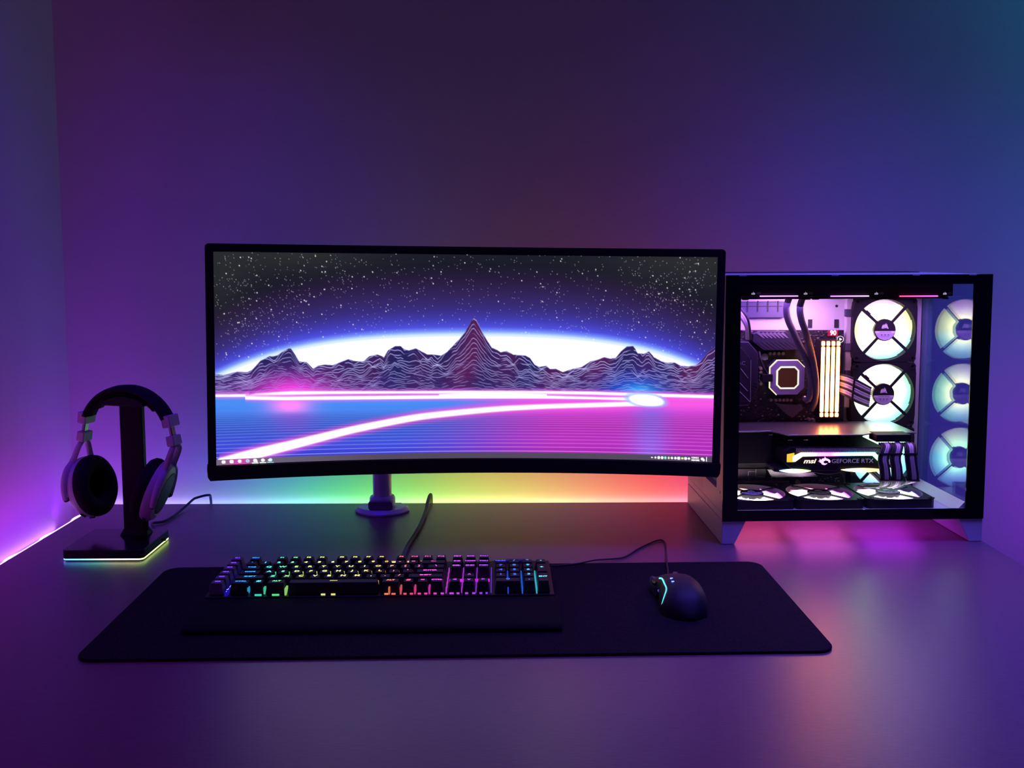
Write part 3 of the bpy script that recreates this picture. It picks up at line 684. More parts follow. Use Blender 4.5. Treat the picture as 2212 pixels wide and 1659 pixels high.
mb = MB(); plate(mb, [(1560, 738), (1617, 738), (1638, 762), (1639, 836), (1618, 876), (1560, 880)], .150, MBb); io = mb.build('io_cover', m_hs, mbo, bevel=.002)
mb = MB(); plate(mb, [(1560, 751), (1602, 751), (1622, 776), (1621, 868), (1560, 868)], .1485, .1502); mb.build('cover_plate', mat('graphite_plate', (.035, .035, .05), .4, .5), io, bevel=.0006)
for (u0, v0), (u1, v1) in (((1600, 796), (1616, 817)), ((1598, 827), (1615, 845)), ((1598, 846), (1620, 868)), ((1622, 778), (1621, 867))):
    MB().tube([L3(u0, v0, .148), L3(u1, v1, .148)], .0005, 6).build('trim_line', m_hsl, io)
put('lettering', text_mesh('AC', .010, ext=.0002), m_hsl, io, Matrix.Translation(L3(1602, 785, .1480)) @ Matrix.Rotation(PI/2, 4, 'X'))
mb = MB()
for k in range(7): plate(mb, [(1624, 822+7*k), (1637, 829+7*k), (1637, 831+7*k), (1624, 824+7*k)], .1494, .1502)
mb.build('fin', mat('dark_fin', (.015, .012, .018), .6), io)
mb = MB(); plate(mb, [(1672, 869), (1688, 873), (1733, 875), (1735, 883), (1712, 903), (1700, 896)], .168, MBb); mb.build('chipset_plate', mat('brown_grey_plate', (.10, .08, .09), .5), mbo, bevel=.0006)
a, z = L(1739, 861, .172); MB().lathe([(.0052, 0), (.0052, .004), (.0034, .0055)], 18, M=Matrix.Translation((a, .175, z)) @ Matrix.Rotation(PI/2, 4, 'X')).build('screw', mat('brass_screw', (.55, .35, .22), .35, .8), mbo, smooth=40)
a, z = L(1652, 771, .172); MB().lathe([(.0062, 0), (.0062, .003), (.0052, .003), (.0052, .0012), (.0, .0012)], 24, M=Matrix.Translation((a, .175, z)) @ Matrix.Rotation(PI/2, 4, 'X')).build('mount_ring', m_hsl, mbo, smooth=40)
# lower board: slots, pink chipset cover, fittings
mb = MB(); plate(mb, [(1657, 1014), (1752, 1014), (1767, 1030), (1667, 1032)], .168, MBb); mb.build('chipset_cover', mat('brushed_cover', (.42, .36, .40), .3, .6), mbo, bevel=.0006)
for v in (1040, 1046):
    mb = MB(); a0, a1, z0, z1 = quadL(1592, v, 1705, v+2.4, .166); mb.box(a0, a1, .166, MBb, z0, z1); mb.build('expansion_slot', mat('gold_contacts', (.45, .36, .24), .35, .8), mbo)
mb = MB(); a0, a1, z0, z1 = quadL(1592, 1014, 1655, 1034, .172); mb.box(a0, a1, .174, MBb, z0, z1); lb = mb.build('socket_block', m_comp, mbo)
for u0, v0, u1, v1 in ((1616, 1018, 1630, 1019), (1616, 1018, 1617, 1028), (1636, 1029, 1652, 1030.3), (1632, 1014, 1633.2, 1029)):
    a0, a1, z0, z1 = quadL(u0, v0, u1, v1, .1735); MB().box(a0, a1, .173, .1742, z0, z1).build('metal_edge', m_hsl, lb)
mb = MB(); a0, a1, z0, z1 = quadL(1560, 1034, 1822, 1062, .178); mb.box(a0, a1, .1795, .1812, z0-.01, z1); mb.build('lower_tray', mat('dark_violet_tray', (.03, .022, .04), .5), pc)
a, z = L(1724, 1042.5, .165); MB().lathe([(.0017, 0), (.0017, .004), (.0046, .0048), (.0046, .001), (.0046, 0)], 20, M=Matrix.Translation((a, .17, z)) @ Matrix.Rotation(PI/2, 4, 'X')).build('standoff', mat('pale_copper', (.85, .6, .5), .3, .6), mbo, smooth=40)
for pts in ([(1741, 1062), (1752, 1058), (1762, 1053), (1770, 1055), (1783, 1063)], [(1764, 1046), (1768, 1052), (1778, 1058), (1786, 1064)], [(1716, 1060), (1724, 1056), (1736, 1062), (1745, 1068)]):
    MB().tube(catmull([L3(u, v, .14) for u, v in pts], 5), .0009, 6).build('thin_wire', mat('grey_wire', (.3, .3, .34), .5), pc, smooth=50)
# debug display and start button
a, z = L(1799, 719.5, .174); a0, a1, z0, z1 = quadL(1789, 713.5, 1810, 726, .176)
MB().box(a0, a1, .1755, MBb, z0, z1).build('debug_display', mat('red_display', (.10, .005, .02), .3, emis=(1, .02, .12), es=.5), mbo)
put('debug_digits', text_mesh('90', .0125, sx=.95, bold=.0003, ext=.0002), glow('digit_glow', (1, .62, .70), 3), mbo, Matrix.Translation((a+.001, .1748, z)) @ Matrix.Rotation(PI/2, 4, 'X'))
a, z = L(1815.5, 733, .174)
Mx = Matrix.Translation((a, .175, z)) @ Matrix.Rotation(PI/2, 4, 'X')
MB().lathe([(.0056, 0), (.0064, 0), (.0064, .001), (.0056, .001)], 28, M=Mx, closed=True).build('button_ring', glow('button_glow', (1, .8, 1), 1.3), mbo, smooth=40)
MB().lathe([(.0032, 0), (.0032, .0012)], 3, M=Mx).build('start_button', glow('button_core', (1, .95, 1), 2), mbo)
# cpu cooler pump
pa, pz = L(1700.5, 815.5, .150); T = Matrix.Translation((pa, 0, pz))
def octo(r, c, n=5):
    pts = []
    for sx_, sy_ in ((1, -1), (1, 1), (-1, 1), (-1, -1)):
        e = [(sx_*r, sy_*(r-c)), (sx_*(r-c), sy_*r)]
        if sx_*sy_ < 0: e = e[::-1]
        pts += e
    return pts
def ringp(mb, o, i, b0, b1):
    n = len(o); vs = [(x, b0, z) for x, z in o]+[(x, b0, z) for x, z in i]+[(x, b1, z) for x, z in o]+[(x, b1, z) for x, z in i]
    fs = []
    for k in range(n):
        j = (k+1) % n; fs += [(k, j, n+j, n+k), (2*n+k, 3*n+k, 3*n+j, 2*n+j), (k, 2*n+k, 2*n+j, j), (n+k, n+j, 3*n+j, 3*n+k)]
    return mb.add(vs, fs, T)
pump = MB(); pump.prism(octo(.0315, .013), .152, .174, 'y', M=T); pump = pump.build('cpu_cooler', mat('pump_body', (.03, .028, .035), .35), pc, bevel=.0012)
mb = MB(); ringp(mb, octo(.0312, .0128), octo(.0205, .0075), .1478, .1522); mb.build('pump_bezel', mat('pump_bezel', (.42, .36, .52), .35, .25), pump, bevel=.0008)
PUMPG = [(0, (1, .95, .55)), (.5, (1, .98, .75)), (1, (1, .85, .62))]
mb = MB(); ringp(mb, octo(.0205, .0074), octo(.0180, .0056), .1468, .1490); mb.build('light_ring', glow_ramp('pump_ring_glow', 'X', pa-.02, pa+.02, PUMPG, 1.7), pump)
mb = MB(); mb.prism(octo(.0180, .0056), .1475, .1500, 'y', M=T); mb.build('pump_face', mat('brown_glass', (.045, .02, .012), .25, emis=(.08, .02, .008), es=.5), pump)
o8, i8 = octo(.0326, .0134), octo(.0312, .0128)
mb = MB()
T_ = T
for idx in (2, 3, 4, 5, 6):
    k, j = idx, (idx+1) % 8
    vs = [(o8[k][0], .1502, o8[k][1]), (o8[j][0], .1502, o8[j][1]), (i8[j][0], .1502, i8[j][1]), (i8[k][0], .1502, i8[k][1])]
    mb.add(vs+[(x, .1532, z) for x, _, z in vs], [(0, 1, 2, 3), (4, 7, 6, 5), (0, 4, 5, 1), (1, 5, 6, 2), (2, 6, 7, 3), (3, 7, 4, 0)], T)
mb.build('outer_light', glow('pump_outer_glow', (1, .92, .5), 1.4), pump)
a0, a1, z0, z1 = quadL(1645, 808, 1668, 824, .150); MB().box(a0, a1, .146, .160, z0, z1).build('pump_plug', m_blkm, pump, bevel=.001)
MB().tube(catmull([L3(1660, 812, .150), L3(1650, 795, .150), L3(1643, 775, .155), L3(1640, 760, .165)], 6), .0024, 8).build('pump_cable', m_blkm, pump, smooth=50)
m_hose = mat('braided_hose', (.045, .04, .06), .55, bump=.8, bscale=1400)
for pts in ([(1706, 640, .10), (1699, 664, .105), (1702, 690, .115), (1716, 722, .125), (1734, 762, .135), (1747, 795, .140), (1752, 830, .143), (1748, 858, .146), (1738, 866, .150)],
            [(1735, 640, .085), (1728, 664, .09), (1731, 690, .10), (1742, 722, .11), (1750, 752, .125), (1757, 785, .135), (1762, 825, .140), (1760, 865, .150), (1752, 885, .158)]):
    MB().tube(catmull([L3(*p) for p in pts], 8), .0058, 14).build('coolant_hose', m_hose, pump, smooth=60)
# memory
RAMW = .0072
for k in range(4):
    u = 1776.5+10.9*k
    a, zt = L(u, 735, .150); _, zb = L(u, 901, .150)
    st_ = MB().box(a-RAMW/2, a+RAMW/2, .146, MBb, zb, zt).build('memory_stick', mat('ram_spreader', (.05, .03, .03), .35, .6), pc, bevel=.0005)
    RAMG = [(0, (1, .20, .04)), (.12, (1, .23, .05)), (.5, (1, .26, .06)), (.88, (1, .23, .05)), (1, (1, .20, .04))]
    mgl = glow_ramp('ram_glow', 'Z', zb, zt, RAMG, 34)
    zz = [zb+.0015, zb+.0085, zb+.0105, zt-.0115, zt-.0095, zt-.0015]
    for q in range(3):
        z0, z1 = zz[2*q], zz[2*q+1]; w = RAMW/2-.0007
        MB().prism([(a-w, z0+.001), (a-w+.001, z0), (a+w-.001, z0), (a+w, z0+.001), (a+w, z1-.001), (a+w-.001, z1), (a-w+.001, z1), (a-w, z1-.001)], .1440, .1459, 'y').build('light_bar', mgl, st_)
# 24 pin cable
m_cabw = mat('white_sleeving', (.70, .64, .70), .6, bump=.5, bscale=1500); m_cabk = mat('black_sleeving', (.02, .02, .025), .6, bump=.5, bscale=1500)
def ribbon(name, p0, p1, nrm, wires, r, comb_at, nseg=6, cols=None):
    """flat bundle of sleeved wires between two pixel edges; p0/p1: list of ((u, v, b) top, (u, v, b) bottom) stations"""
    n = len(wires)
    tops = catmull([L3(*p) for p in p0], nseg); bots = catmull([L3(*p) for p in p1], nseg)
    root = MB()
    for i, w in enumerate(wires):
        t = (i+.5)/n
        if w: continue
        root.tube([a_*(1-t)+b_*t for a_, b_ in zip(tops, bots)], r, 7)
    ro = root.build(name, m_cabk, pc, smooth=60)
    mw = MB()
    for i, w in enumerate(wires):
        t = (i+.5)/n
        if w: mw.tube([a_*(1-t)+b_*t for a_, b_ in zip(tops, bots)], r, 7)
    mw.build('white_wires', m_cabw, ro, smooth=60)
    for c in comb_at:
        k = min(int(c*(len(tops)-1)), len(tops)-2)
        A, B = tops[k], bots[k]; d = (B-A).normalized(); fw = (tops[k+1]-tops[k]).normalized(); up = d.cross(fw).normalized()
        hl = (B-A).length/2+.0012; Mt = Matrix((d, fw, up)).transposed().to_4x4(); Mt.translation = (A+B)/2
        MB().box(-hl, hl, -.0018, .0018, -.0032, .0032, M=Mt).build('cable_comb', m_blk, ro, bevel=.0004)
    return ro
ribbon('motherboard_cable', [(1815, 806, .155), (1835, 812, .145), (1856, 822, .145), (1882, 836, .165)], [(1812, 850, .155), (1830, 858, .145), (1850, 870, .145), (1876, 880, .165)], None, [0, 1, 1, 0, 1, 1, 0, 1, 1, 0], .0021, (.55,))
# --- graphics card
GZ = .179
m_gb = mat('brushed_backplate', (.36, .34, .37), .28, .85)
gpu_front = .036
def GL(u, v): return L(u, v, gpu_front)
aR = L(1925, 985, gpu_front)[0]; aL = .016; aN = L(1700, 960, gpu_front)[0]; aN2 = L(1664, 945, .078)[0]
bpR = L(1958, 948, .09)[0]
gz0 = GL(1800, 1018)[1]
mb = MB(); mb.prism([(aL, .078), (aN2, .078), (aN+.004, .040), (L(1866, 956, .036)[0], .038), (L(1882, 950, .05)[0], .050), (bpR, .052), (bpR+.002, .165), (aL, .168)], GZ-.0022, GZ)
gp = mb.build('graphics_card', m_gb, pc, bevel=.0007)
mb = MB()
for u, v in ((1664, 940), (1729, 940.5), (1706, 951.5), (1740, 951), (1930, 938)):
    a_, b_ = LZ(u, v, GZ); MB().prism([(a_-.004, b_-.002), (a_+.003, b_-.002), (a_+.005, b_+.002), (a_-.002, b_+.002)], GZ+.0001, GZ+.0005).build('backplate_slot', m_dark, gp)
m_shroud = mat('gpu_shroud', (.009, .008, .011), .5, .0, .22)
m_shr2 = mat('gpu_fins', (.40, .38, .42), .4, .2)
mb = MB(); mb.prism([(aL, gz0+.004), (aN2+.004, gz0+.004), (aN2+.004, GZ-.0028), (aL, GZ-.0028)], .080, .16, 'y'); mb.build('shroud_rear', m_shroud, gp, bevel=.001)
# front housing with angled ends
q = [GL(1694, 1000), GL(1706, 1011), GL(1722, 1017), GL(1900, 1018), GL(1917, 1012), GL(1922, 990), GL(1914, 967), GL(1710, 966), GL(1697, 975)]
mb = MB(); mb.prism(q, gpu_front, .158, 'y'); mb.build('front_housing', m_shroud, gp, bevel=.0015)
# heat fins visible above the bar
mb = MB()
for k in range(52):
    u = 1720+3.5*k; a_, z0_ = GL(u, 976.5); _, z1_ = GL(u, 968.5); mb.box(a_-.0006, a_+.0006, gpu_front-.0040, gpu_front, z0_, z1_)
mb.build('heat_fins', m_shr2, gp)
barst = [(0, (1, .50, .05)), (.10, (1, .70, .22)), (.28, (1, .42, .30)), (.40, (1, .10, .90)), (.55, (.75, .08, 1)), (.68, (.20, .20, 1)), (.80, (.12, .80, 1)), (.90, (.20, 1, .60)), (1, (.30, 1, .50))]
bar = [GL(1717, 997), GL(1733, 985.5), GL(1884, 983.5), GL(1899, 998), GL(1905, 994), GL(1889, 976.5), GL(1730, 977.5), GL(1712, 986), GL(1712, 996)]
mb = MB(); mb.prism(bar, gpu_front-.0018, gpu_front+.0002, 'y'); mb.build('light_bar', glow_ramp('gpu_bar_glow', 'X', GL(1712, 0)[0], GL(1905, 0)[0], barst, 9), gp)
mb = MB()
for k in range(10):
    u = 1700+1.6*k; a_, z0_ = GL(u, 998); _, z1_ = GL(u, 981-k*.3); mb.box(a_-.0004, a_+.0004, gpu_front-.0016, gpu_front, z0_, z1_)
mb.build('side_light', glow('gpu_amber', (1, .62, .05), 1.2), gp)
MX = Matrix.Rotation(PI/2, 4, 'X')
me = fit_text('msi', 28/1273, 9.5/1273, shear=.28, bold=.00015, ext=.0003); put('lettering', me, glow('logo_amber', (1, .72, .50), 2.4), gp, Matrix.Translation((GL(1749.5, 996)[0], gpu_front-.0006, GL(1749.5, 996)[1])) @ MX)
me = fit_text('GEFORCE RTX', 92/1273, 9/1273, ext=.0002); put('lettering', me, mat('silver_lettering', (.75, .72, .80), .4, .2, emis=(.45, .32, .6), es=.25), gp, Matrix.Translation((GL(1841.5, 995.5)[0], gpu_front-.0005, GL(1841.5, 995.5)[1])) @ MX)  # faint emission put in for light caught by the silver letters
# small glowing emblem beside the lettering (horned head and curled tail)
em = [(-12.5, 2), (-9, -1), (-10, 3.5), (-6.5, 5), (-4.5, 8.5), (0, 9.8), (4, 8.6), (7, 6), (2, 6.6), (-1.5, 4.6), (-1, 1.5), (2.5, -.6), (7, 0), (10, 2), (9, 3.6), (12.6, 4.4), (13.4, 1), (11.4, -2.5), (8, -4.2), (4.6, -5), (1.6, -9), (1, -5.4), (-4, -4.4), (-6.6, -1.2), (-9.4, -5), (-9.2, -1.6)]
q = [GL(1780+x, 995+.95*y) for x, y in em]; mb = MB(); mb.prism(q[::-1], gpu_front-.0010, gpu_front+.0001, 'y'); mb.build('emblem', glow('emblem_glow', (1, .38, 1), 2.6), gp)
# lit lower edges of the card's fans
for (u0, u1, v), stops in (((1683, 1751, 1016.5), [(0, (.35, .05, 1)), (.3, (.3, .5, 1)), (.6, (.5, 1, .9)), (1, (.6, 1, .3))]), ((1816, 1910, 1014.5), [(0, (.9, 1, .2)), (.5, (1, .95, .5)), (1, (1, .55, .2))])):
    n = 16; pts = []
    for k in range(n+1): t = k/n; pts.append(GL(u0+(u1-u0)*t, v+4.8*math.sin(PI*t)**.8))
    for k in range(n+1): t = 1-k/n; pts.append(GL(u0+(u1-u0)*t, v-3.6*math.sin(PI*t)**.8))
    mb = MB(); mb.prism(pts, gpu_front-.0030, gpu_front+.0005, 'y'); mb.build('fan_light', glow_ramp('gpu_fan_glow_%d' % u0, 'X', GL(u0, 0)[0], GL(u1, 0)[0], stops, 3.2), gp)
mb = MB(); q = [GL(1672, 1019), GL(1700, 1022), GL(1760, 1021), GL(1778, 1024.5), GL(1800, 1024.5), GL(1815, 1020), GL(1912, 1017.5), GL(1912, 1012), GL(1672, 1012)]; mb.prism(q, gpu_front+.0005, .15, 'y'); mb.build('lower_shroud', m_shroud, gp, bevel=.0006)
# power cables of the card: three double ribbons curving down in front
for k, (u0, u1, u2) in enumerate(((1899, 1911, 1913), (1922, 1937, 1938), (1948, 1970, 1972))):
    w = 19 + 1*k
    st0 = [(u0-2, 958, .034), (u0+5, 966, .020), (u1-w*.55-4, 990, .013), (u1-w*.6, 1012, .013), (u2-w*.6-1, 1036, .017), (u2-w*.5-6-k*2, 1050-(k == 2)*6, .04), (u2-30-w, 1052, .09)]
    st1 = [(u0+w+3, 957, .034), (u0+w+9, 964, .020), (u1+w*.55-2, 990, .013), (u1+w*.6, 1012, .013), (u2+w*.6, 1036, .017), (u2+w*.5-6-k*2, 1047-(k == 2)*6, .04), (u2-22, 1044, .09)]
    ribbon('graphics_power_cable', st0, st1, None, [0, 0, 1, 1, 0], .0022, (.28, .68))
mb = MB(); mb.box(L(1893, 958, .03)[0], L(1968, 958, .03)[0], .030, .062, GZ-.012, GZ+.0005); mb.build('power_connector', m_blkm, gp, bevel=.001)
# bundle of loose wires lower right
for k, c in enumerate((m_cabw, m_cabk, m_cabw, m_cabk)):
    MB().tube(catmull([L3(1868+5*k, 1012, .12), L3(1886+4*k, 1026, .10), L3(1906+4*k, 1044, .07), L3(1920+5*k, 1052, .055), L3(1945+3*k, 1046, .05)], 6), .0021, 7).build('sleeved_wire', c, pc, smooth=60)
# upper left cable loop
for k in range(3):
    MB().tube(catmull([L3(1580+6*k, 660, .10), L3(1600+6*k, 684, .10), L3(1612+3*k, 706, .105), L3(1614+3*k, 732, .12)], 6), .003, 8).build('cpu_power_cable', (m_cabw, m_cabw, m_cabk)[k], pc, smooth=60)
# metal strip between board and fans
a0, a1, z0, z1 = quadL(1829, 640, 1836, 880, .185); MB().box(a0, a1, .183, .1955, z0, z1).build('tray_rib', m_white, pc, bevel=.001)
mb = MB()
for v in (668, 742, 800): a0, a1, z0, z1 = quadL(1826, v, 1842, v+16, .180); mb.box(a0, a1, .180, .186, z0, z1)
mb.build('tray_clip', m_gry, pc, bevel=.001)

# --- fans
m_fan = mat('fan_frame', (.013, .011, .018), .55, spec=.3)
m_lblw = mat('label_lavender', (.55, .50, .72), .5); m_lblp = mat('label_white', (.85, .82, .92), .5)
def fan_glow(name, stops, hub, rim, power=1.6, hot=(1, 1, .8)):
    m = bpy.data.materials.new(name); m.use_nodes = True; nt = m.node_tree; nt.nodes.clear(); N = nt.nodes.new; K = nt.links.new
    tc = N('ShaderNodeTexCoord'); s_ = N('ShaderNodeSeparateXYZ'); K(tc.outputs['Object'], s_.inputs[0])
    at = N('ShaderNodeMath'); at.operation = 'ARCTAN2'; K(s_.outputs[1], at.inputs[0]); K(s_.outputs[0], at.inputs[1])
    mr = N('ShaderNodeMapRange'); mr.inputs[1].default_value = -PI; mr.inputs[2].default_value = PI; K(at.outputs[0], mr.inputs[0])
    r = N('ShaderNodeValToRGB'); K(mr.outputs[0], r.inputs[0]); el = r.color_ramp.elements
    while len(el) < len(stops): el.new(.5)
    for i, (p, c) in enumerate(stops): el[i].position = p; el[i].color = (*c, 1)
    cx = N('ShaderNodeCombineXYZ'); K(s_.outputs[0], cx.inputs[0]); K(s_.outputs[1], cx.inputs[1])
    ln = N('ShaderNodeVectorMath'); ln.operation = 'LENGTH'; K(cx.outputs[0], ln.inputs[0])
    m2 = N('ShaderNodeMapRange'); m2.inputs[1].default_value = .020; m2.inputs[2].default_value = .055; m2.inputs[3].default_value = 1; m2.inputs[4].default_value = 0; K(ln.outputs['Value'], m2.inputs[0])
    pw = N('ShaderNodeMath'); pw.operation = 'POWER'; pw.inputs[1].default_value = power; K(m2.outputs[0], pw.inputs[0])
    m3 = N('ShaderNodeMapRange'); m3.inputs[3].default_value = rim; m3.inputs[4].default_value = hub; K(pw.outputs[0], m3.inputs[0])
    mx = N('ShaderNodeMix'); mx.data_type = 'RGBA'; K(pw.outputs[0], mx.inputs[0]); K(r.outputs[0], mx.inputs[6]); mx.inputs[7].default_value = (*hot, 1)
    e = N('ShaderNodeEmission'); K(mx.outputs[2], e.inputs[0]); K(m3.outputs[0], e.inputs[1]); o = N('ShaderNodeOutputMaterial'); K(e.outputs[0], o.inputs[0])
    return m
R_ = .0555
def make_fan(M, g, label, logo=True, strut0=45, rimcol=None):
    """120 mm fan in its own XY plane, struts and label towards +Z"""
    mb = MB()
    # square frame with round opening
    n = 48; h = .0595; sq = []
    for k in range(n):
        a = 2*PI*(k+.5)/n; c_, s_ = math.cos(a), math.sin(a); t = h/max(abs(c_), abs(s_))
        t = min(t, h*1.30); sq.append((c_*t, s_*t))
    ci = [((R_+.0015)*math.cos(2*PI*(k+.5)/n), (R_+.0015)*math.sin(2*PI*(k+.5)/n)) for k in range(n)]
    vs = [(x, y, z) for z in (-.0125, .0125) for x, y in sq]+[(x, y, z) for z in (-.0125, .0125) for x, y in ci]
    fs = []
    for k in range(n):
        j = (k+1) % n; fs += [(k, j, n+j, n+k), (2*n+k, 3*n+k, 3*n+j, 2*n+j), (n+k, n+j, 3*n+j, 3*n+k), (k, 2*n+k, 2*n+j, j)]
    mb.add(vs, fs)
    for sx_ in (-1, 1):
        for sy_ in (-1, 1):
            mb.lathe([(.0058, .0125), (.0058, .0138), (.0030, .0138), (.0026, .0115)], 14, M=Matrix.Translation((sx_*.0525, sy_*.0525, 0)))
    for k in range(4):
        a = math.radians(strut0+90*k+3); Ms = Matrix.Rotation(a, 4, 'Z')
        mb.box(.0185, R_+.003, -.0026, .0026, .0098, .0122, M=Ms)
        mb.box(.040, .050, -.0044, -.0026, .0100, .0120, M=Ms) if k == 1 else None
    mb.lathe([(.0205, .0045), (.0205, .0115), (.0195, .0124), (0, .0124)], 40)
    fr = mb.build('case_fan', m_fan, pc, smooth=30, M=M); fr['label'] = label
    # nine glowing blades
    bl = MB()
    for k in range(9):
        a0 = 2*PI*k/9; ns, nr = 6, 5; vs = []
        for i in range(nr+1):
            r = .0205+(R_-.001-.0205)*i/nr
            for j in range(ns+1):
                t = j/ns; a = a0+(2*PI/9)*.985*t+.35*(i/nr)**1.2; vs.append((r*math.cos(a), r*math.sin(a), +.0005+.0060*t))
        N_ = len(vs); vs2 = [(x, y, z-.0012) for x, y, z in vs]
        fs = [(i*(ns+1)+j, i*(ns+1)+j+1, (i+1)*(ns+1)+j+1, (i+1)*(ns+1)+j) for i in range(nr) for j in range(ns)]
        bl.add(vs+vs2, fs+[tuple(N_+q for q in f[::-1]) for f in fs])
    bl.lathe([(.0205, .0030), (R_-.001, .0030)], 48)
    bl.build('fan_blades', g, fr, smooth=60)
    lz = .01255
    lb = MB(); lb.prism([(.0188*math.cos(a), .0188*math.sin(a)) for a in [PI+.10+(PI-.2)*k/16 for k in range(17)]], lz-.0001, lz+.0002); lb.build('hub_label', m_lblw, fr)
    lb = MB(); lb.box(-.0186, .0186, -.0058, -.0018, lz+.0001, lz+.0004); lb.build('label_band', m_lblp, fr)
    tb = MB()
    rr = random.Random(3)
    x = -.0105
    while x < .0105: w = rr.uniform(.0008, .0022); tb.box(x, x+w, -.0046, -.0030, lz+.0004, lz+.0006); x += w+.0006
    x = -.008
    while x < .008: w = rr.uniform(.0006, .0016); tb.box(x, x+w, -.0126, -.0120, lz+.0002, lz+.0005); x += w+.0005
    for cx_ in (-.0062, 0, .0062): tb.lathe([(.0016, lz+.0002), (.0016, lz+.0005)], 8, M=Matrix.Translation((cx_, -.0090, 0)))
    tb.build('label_print', mat('label_ink', (.22, .18, .38), .6), fr)
    # five-sail mark
    lg = MB()
    for pts in ([(-6.6, -2.6), (-5.6, 1.6), (-3.9, 4.0), (-4.2, .4), (-3.6, -1.9)], [(-3.3, -1.8), (-3.7, 1.6), (-1.8, 4.9), (-1.7, .8), (-1.0, -1.2)], [(-.7, -1.1), (-1.1, 2.4), (1.5, 6.6), (1.5, 1.8), (2.4, -.7)],
                [(2.6, -.7), (1.9, 2.6), (3.2, 5.0), (3.9, 2.0), (5.2, -1.1)], [(-6.9, -3.2), (-3, -2.3), (1, -1.3), (5.4, -1.6), (6.0, -2.6), (6.4, -4.4), (2, -2.6), (-2, -3.2), (-6, -4.0)]):
        lg.prism([(x*.00098, y*.00098+.0065) for x, y in pts], lz-.0001, lz+.0003)
    lg.build('sail_logo', m_lblp, fr)
    return fr
def facing(u, v, b):          # fan standing in the a-z plane, struts towards the window (-b)
    a, z = L(u, v, b-.0125); return Matrix.Translation((a, b, z)) @ Matrix.Rotation(PI/2, 4, 'X')
W_ = (1, 1, 1)
gA = fan_glow('fan_glow_side_a', [(0, (1, .95, .35)), (.25, (.35, .75, 1)), (.45, (.45, 1, .75)), (.5, (.85, 1, .4)), (.62, (1, 1, .35)), (.70, (.95, .45, 1)), (.82, (1, .55, .9)), (1, (1, .95, .35))], 9.0, 1.7, 1.6, (1, .93, .40))
gB = fan_glow('fan_glow_side_b', [(0, (.9, 1, .45)), (.25, (.35, .75, 1)), (.45, (.25, 1, .6)), (.6, (.4, 1, .5)), (.72, (1, .85, .8)), (.85, (1, .75, .95)), (1, (.9, 1, .45))], 9.0, 1.7, 1.6, (1, .93, .40))
gC = fan_glow('fan_glow_side_c', [(0, (.3, .9, 1)), (.25, (.25, .35, 1)), (.5, (.2, .8, 1)), (.72, (1, .95, .6)), (1, (.3, .9, 1))], 9.0, 1.6, 1.6, (.45, 1, .45))
SB = .1832
make_fan(facing(1912, 713, SB), gA, 'uppermost side fan glowing pale yellow')
make_fan(facing(1909, 852, SB), gB, 'middle side fan glowing white green')
make_fan(facing(1906, 990, SB), gC, 'lowest side fan half hidden behind the graphics card')
def flat(u, v, z):
    a, b_ = LZ(u, v, z); return Matrix.Translation((a, .0815, z-.0125))
HV = (.8, .9, 1)
g1 = fan_glow('fan_glow_bottom_a', [(0, (.55, .6, 1)), (.20, (1, .75, .5)), (.30, (1, .35, .08)), (.42, (1, .4, .2)), (.50, (.95, .1, 1)), (.62, (.55, .05, 1)), (.75, (1, .45, .35)), (.88, (1, .55, .5)), (1, (.55, .6, 1))], 11, 3.2, 1.0, (1, .95, .85))
g2 = fan_glow('fan_glow_bottom_b', [(0, (.6, 1, .55)), (.20, (.9, .9, .6)), (.30, (1, .15, .8)), (.45, (1, .1, 1)), (.55, (.5, .03, 1)), (.70, (1, .15, .4)), (.85, (1, .3, .5)), (1, (.6, 1, .55))], 11, 3.2, 1.0, (1, .9, 1))
g3 = fan_glow('fan_glow_bottom_c', [(0, (.8, 1, .7)), (.2, (.85, .8, 1)), (.30, (.7, .35, 1)), (.45, (.4, .1, 1)), (.55, (.2, .25, 1)), (.72, (.6, .2, 1)), (.82, (1, .2, .7)), (.92, (.3, .9, .8)), (1, (.8, 1, .7))], 11, 3.2, 1.0, (1, .96, 1))
BZ = .0688
make_fan(flat(1650, 1086, BZ), g1, 'left bottom fan glowing orange and violet', strut0=32)
make_fan(flat(1803, 1085, BZ), g2, 'middle bottom fan glowing magenta and green', strut0=32)
make_fan(flat(1957, 1083, BZ), g3, 'right bottom fan glowing violet and teal', strut0=32)
# top fans, seen edge on: facing down
for i, (u, stops) in enumerate(((1683, [(0, (.75, .35, 1)), (1, (.6, .3, 1))]), (1836, [(0, (.7, .25, 1)), (1, (.9, .5, 1))]), (1985, [(0, (1, .08, .25)), (1, (1, .15, .9))]))):
    a, z = L(u, 640, .02); zc = .4228
    g = fan_glow('fan_glow_top_%s' % 'abc'[i], [(0, stops[0][1]), (.5, stops[1][1]), (1, stops[0][1])], 2.2, 1.1, 1.2, (1, .75, 1))
    Mt = Matrix.Translation((a, .088, zc+.002)) @ Matrix.Rotation(PI, 4, 'X')
    fr = make_fan(Mt, g, ('left', 'middle', 'right')[i]+' top fan seen edge on')
    # lit rim line along the lower front edge and the small mark on its side
    a0, z0 = L(u-41, 640, .024); a1, z1 = L(u+41, 640, .024)
    MBl = MB().box(a0, a1, .0235, .0262, z0-.0008, z0+.0009); lo = MBl.build('edge_light', glow_ramp('fan_edge_%d' % i, 'X', a0, a1, stops, 2.6), pc)
mb = MB(); a0, z0 = L(1598, 636, .024); a1, z1 = L(2060, 636, .024); mb.box(a0, a1, .0265, .030, z0-.0045, .4445); mb.build('radiator_side', m_fan, pc, bevel=.0006)
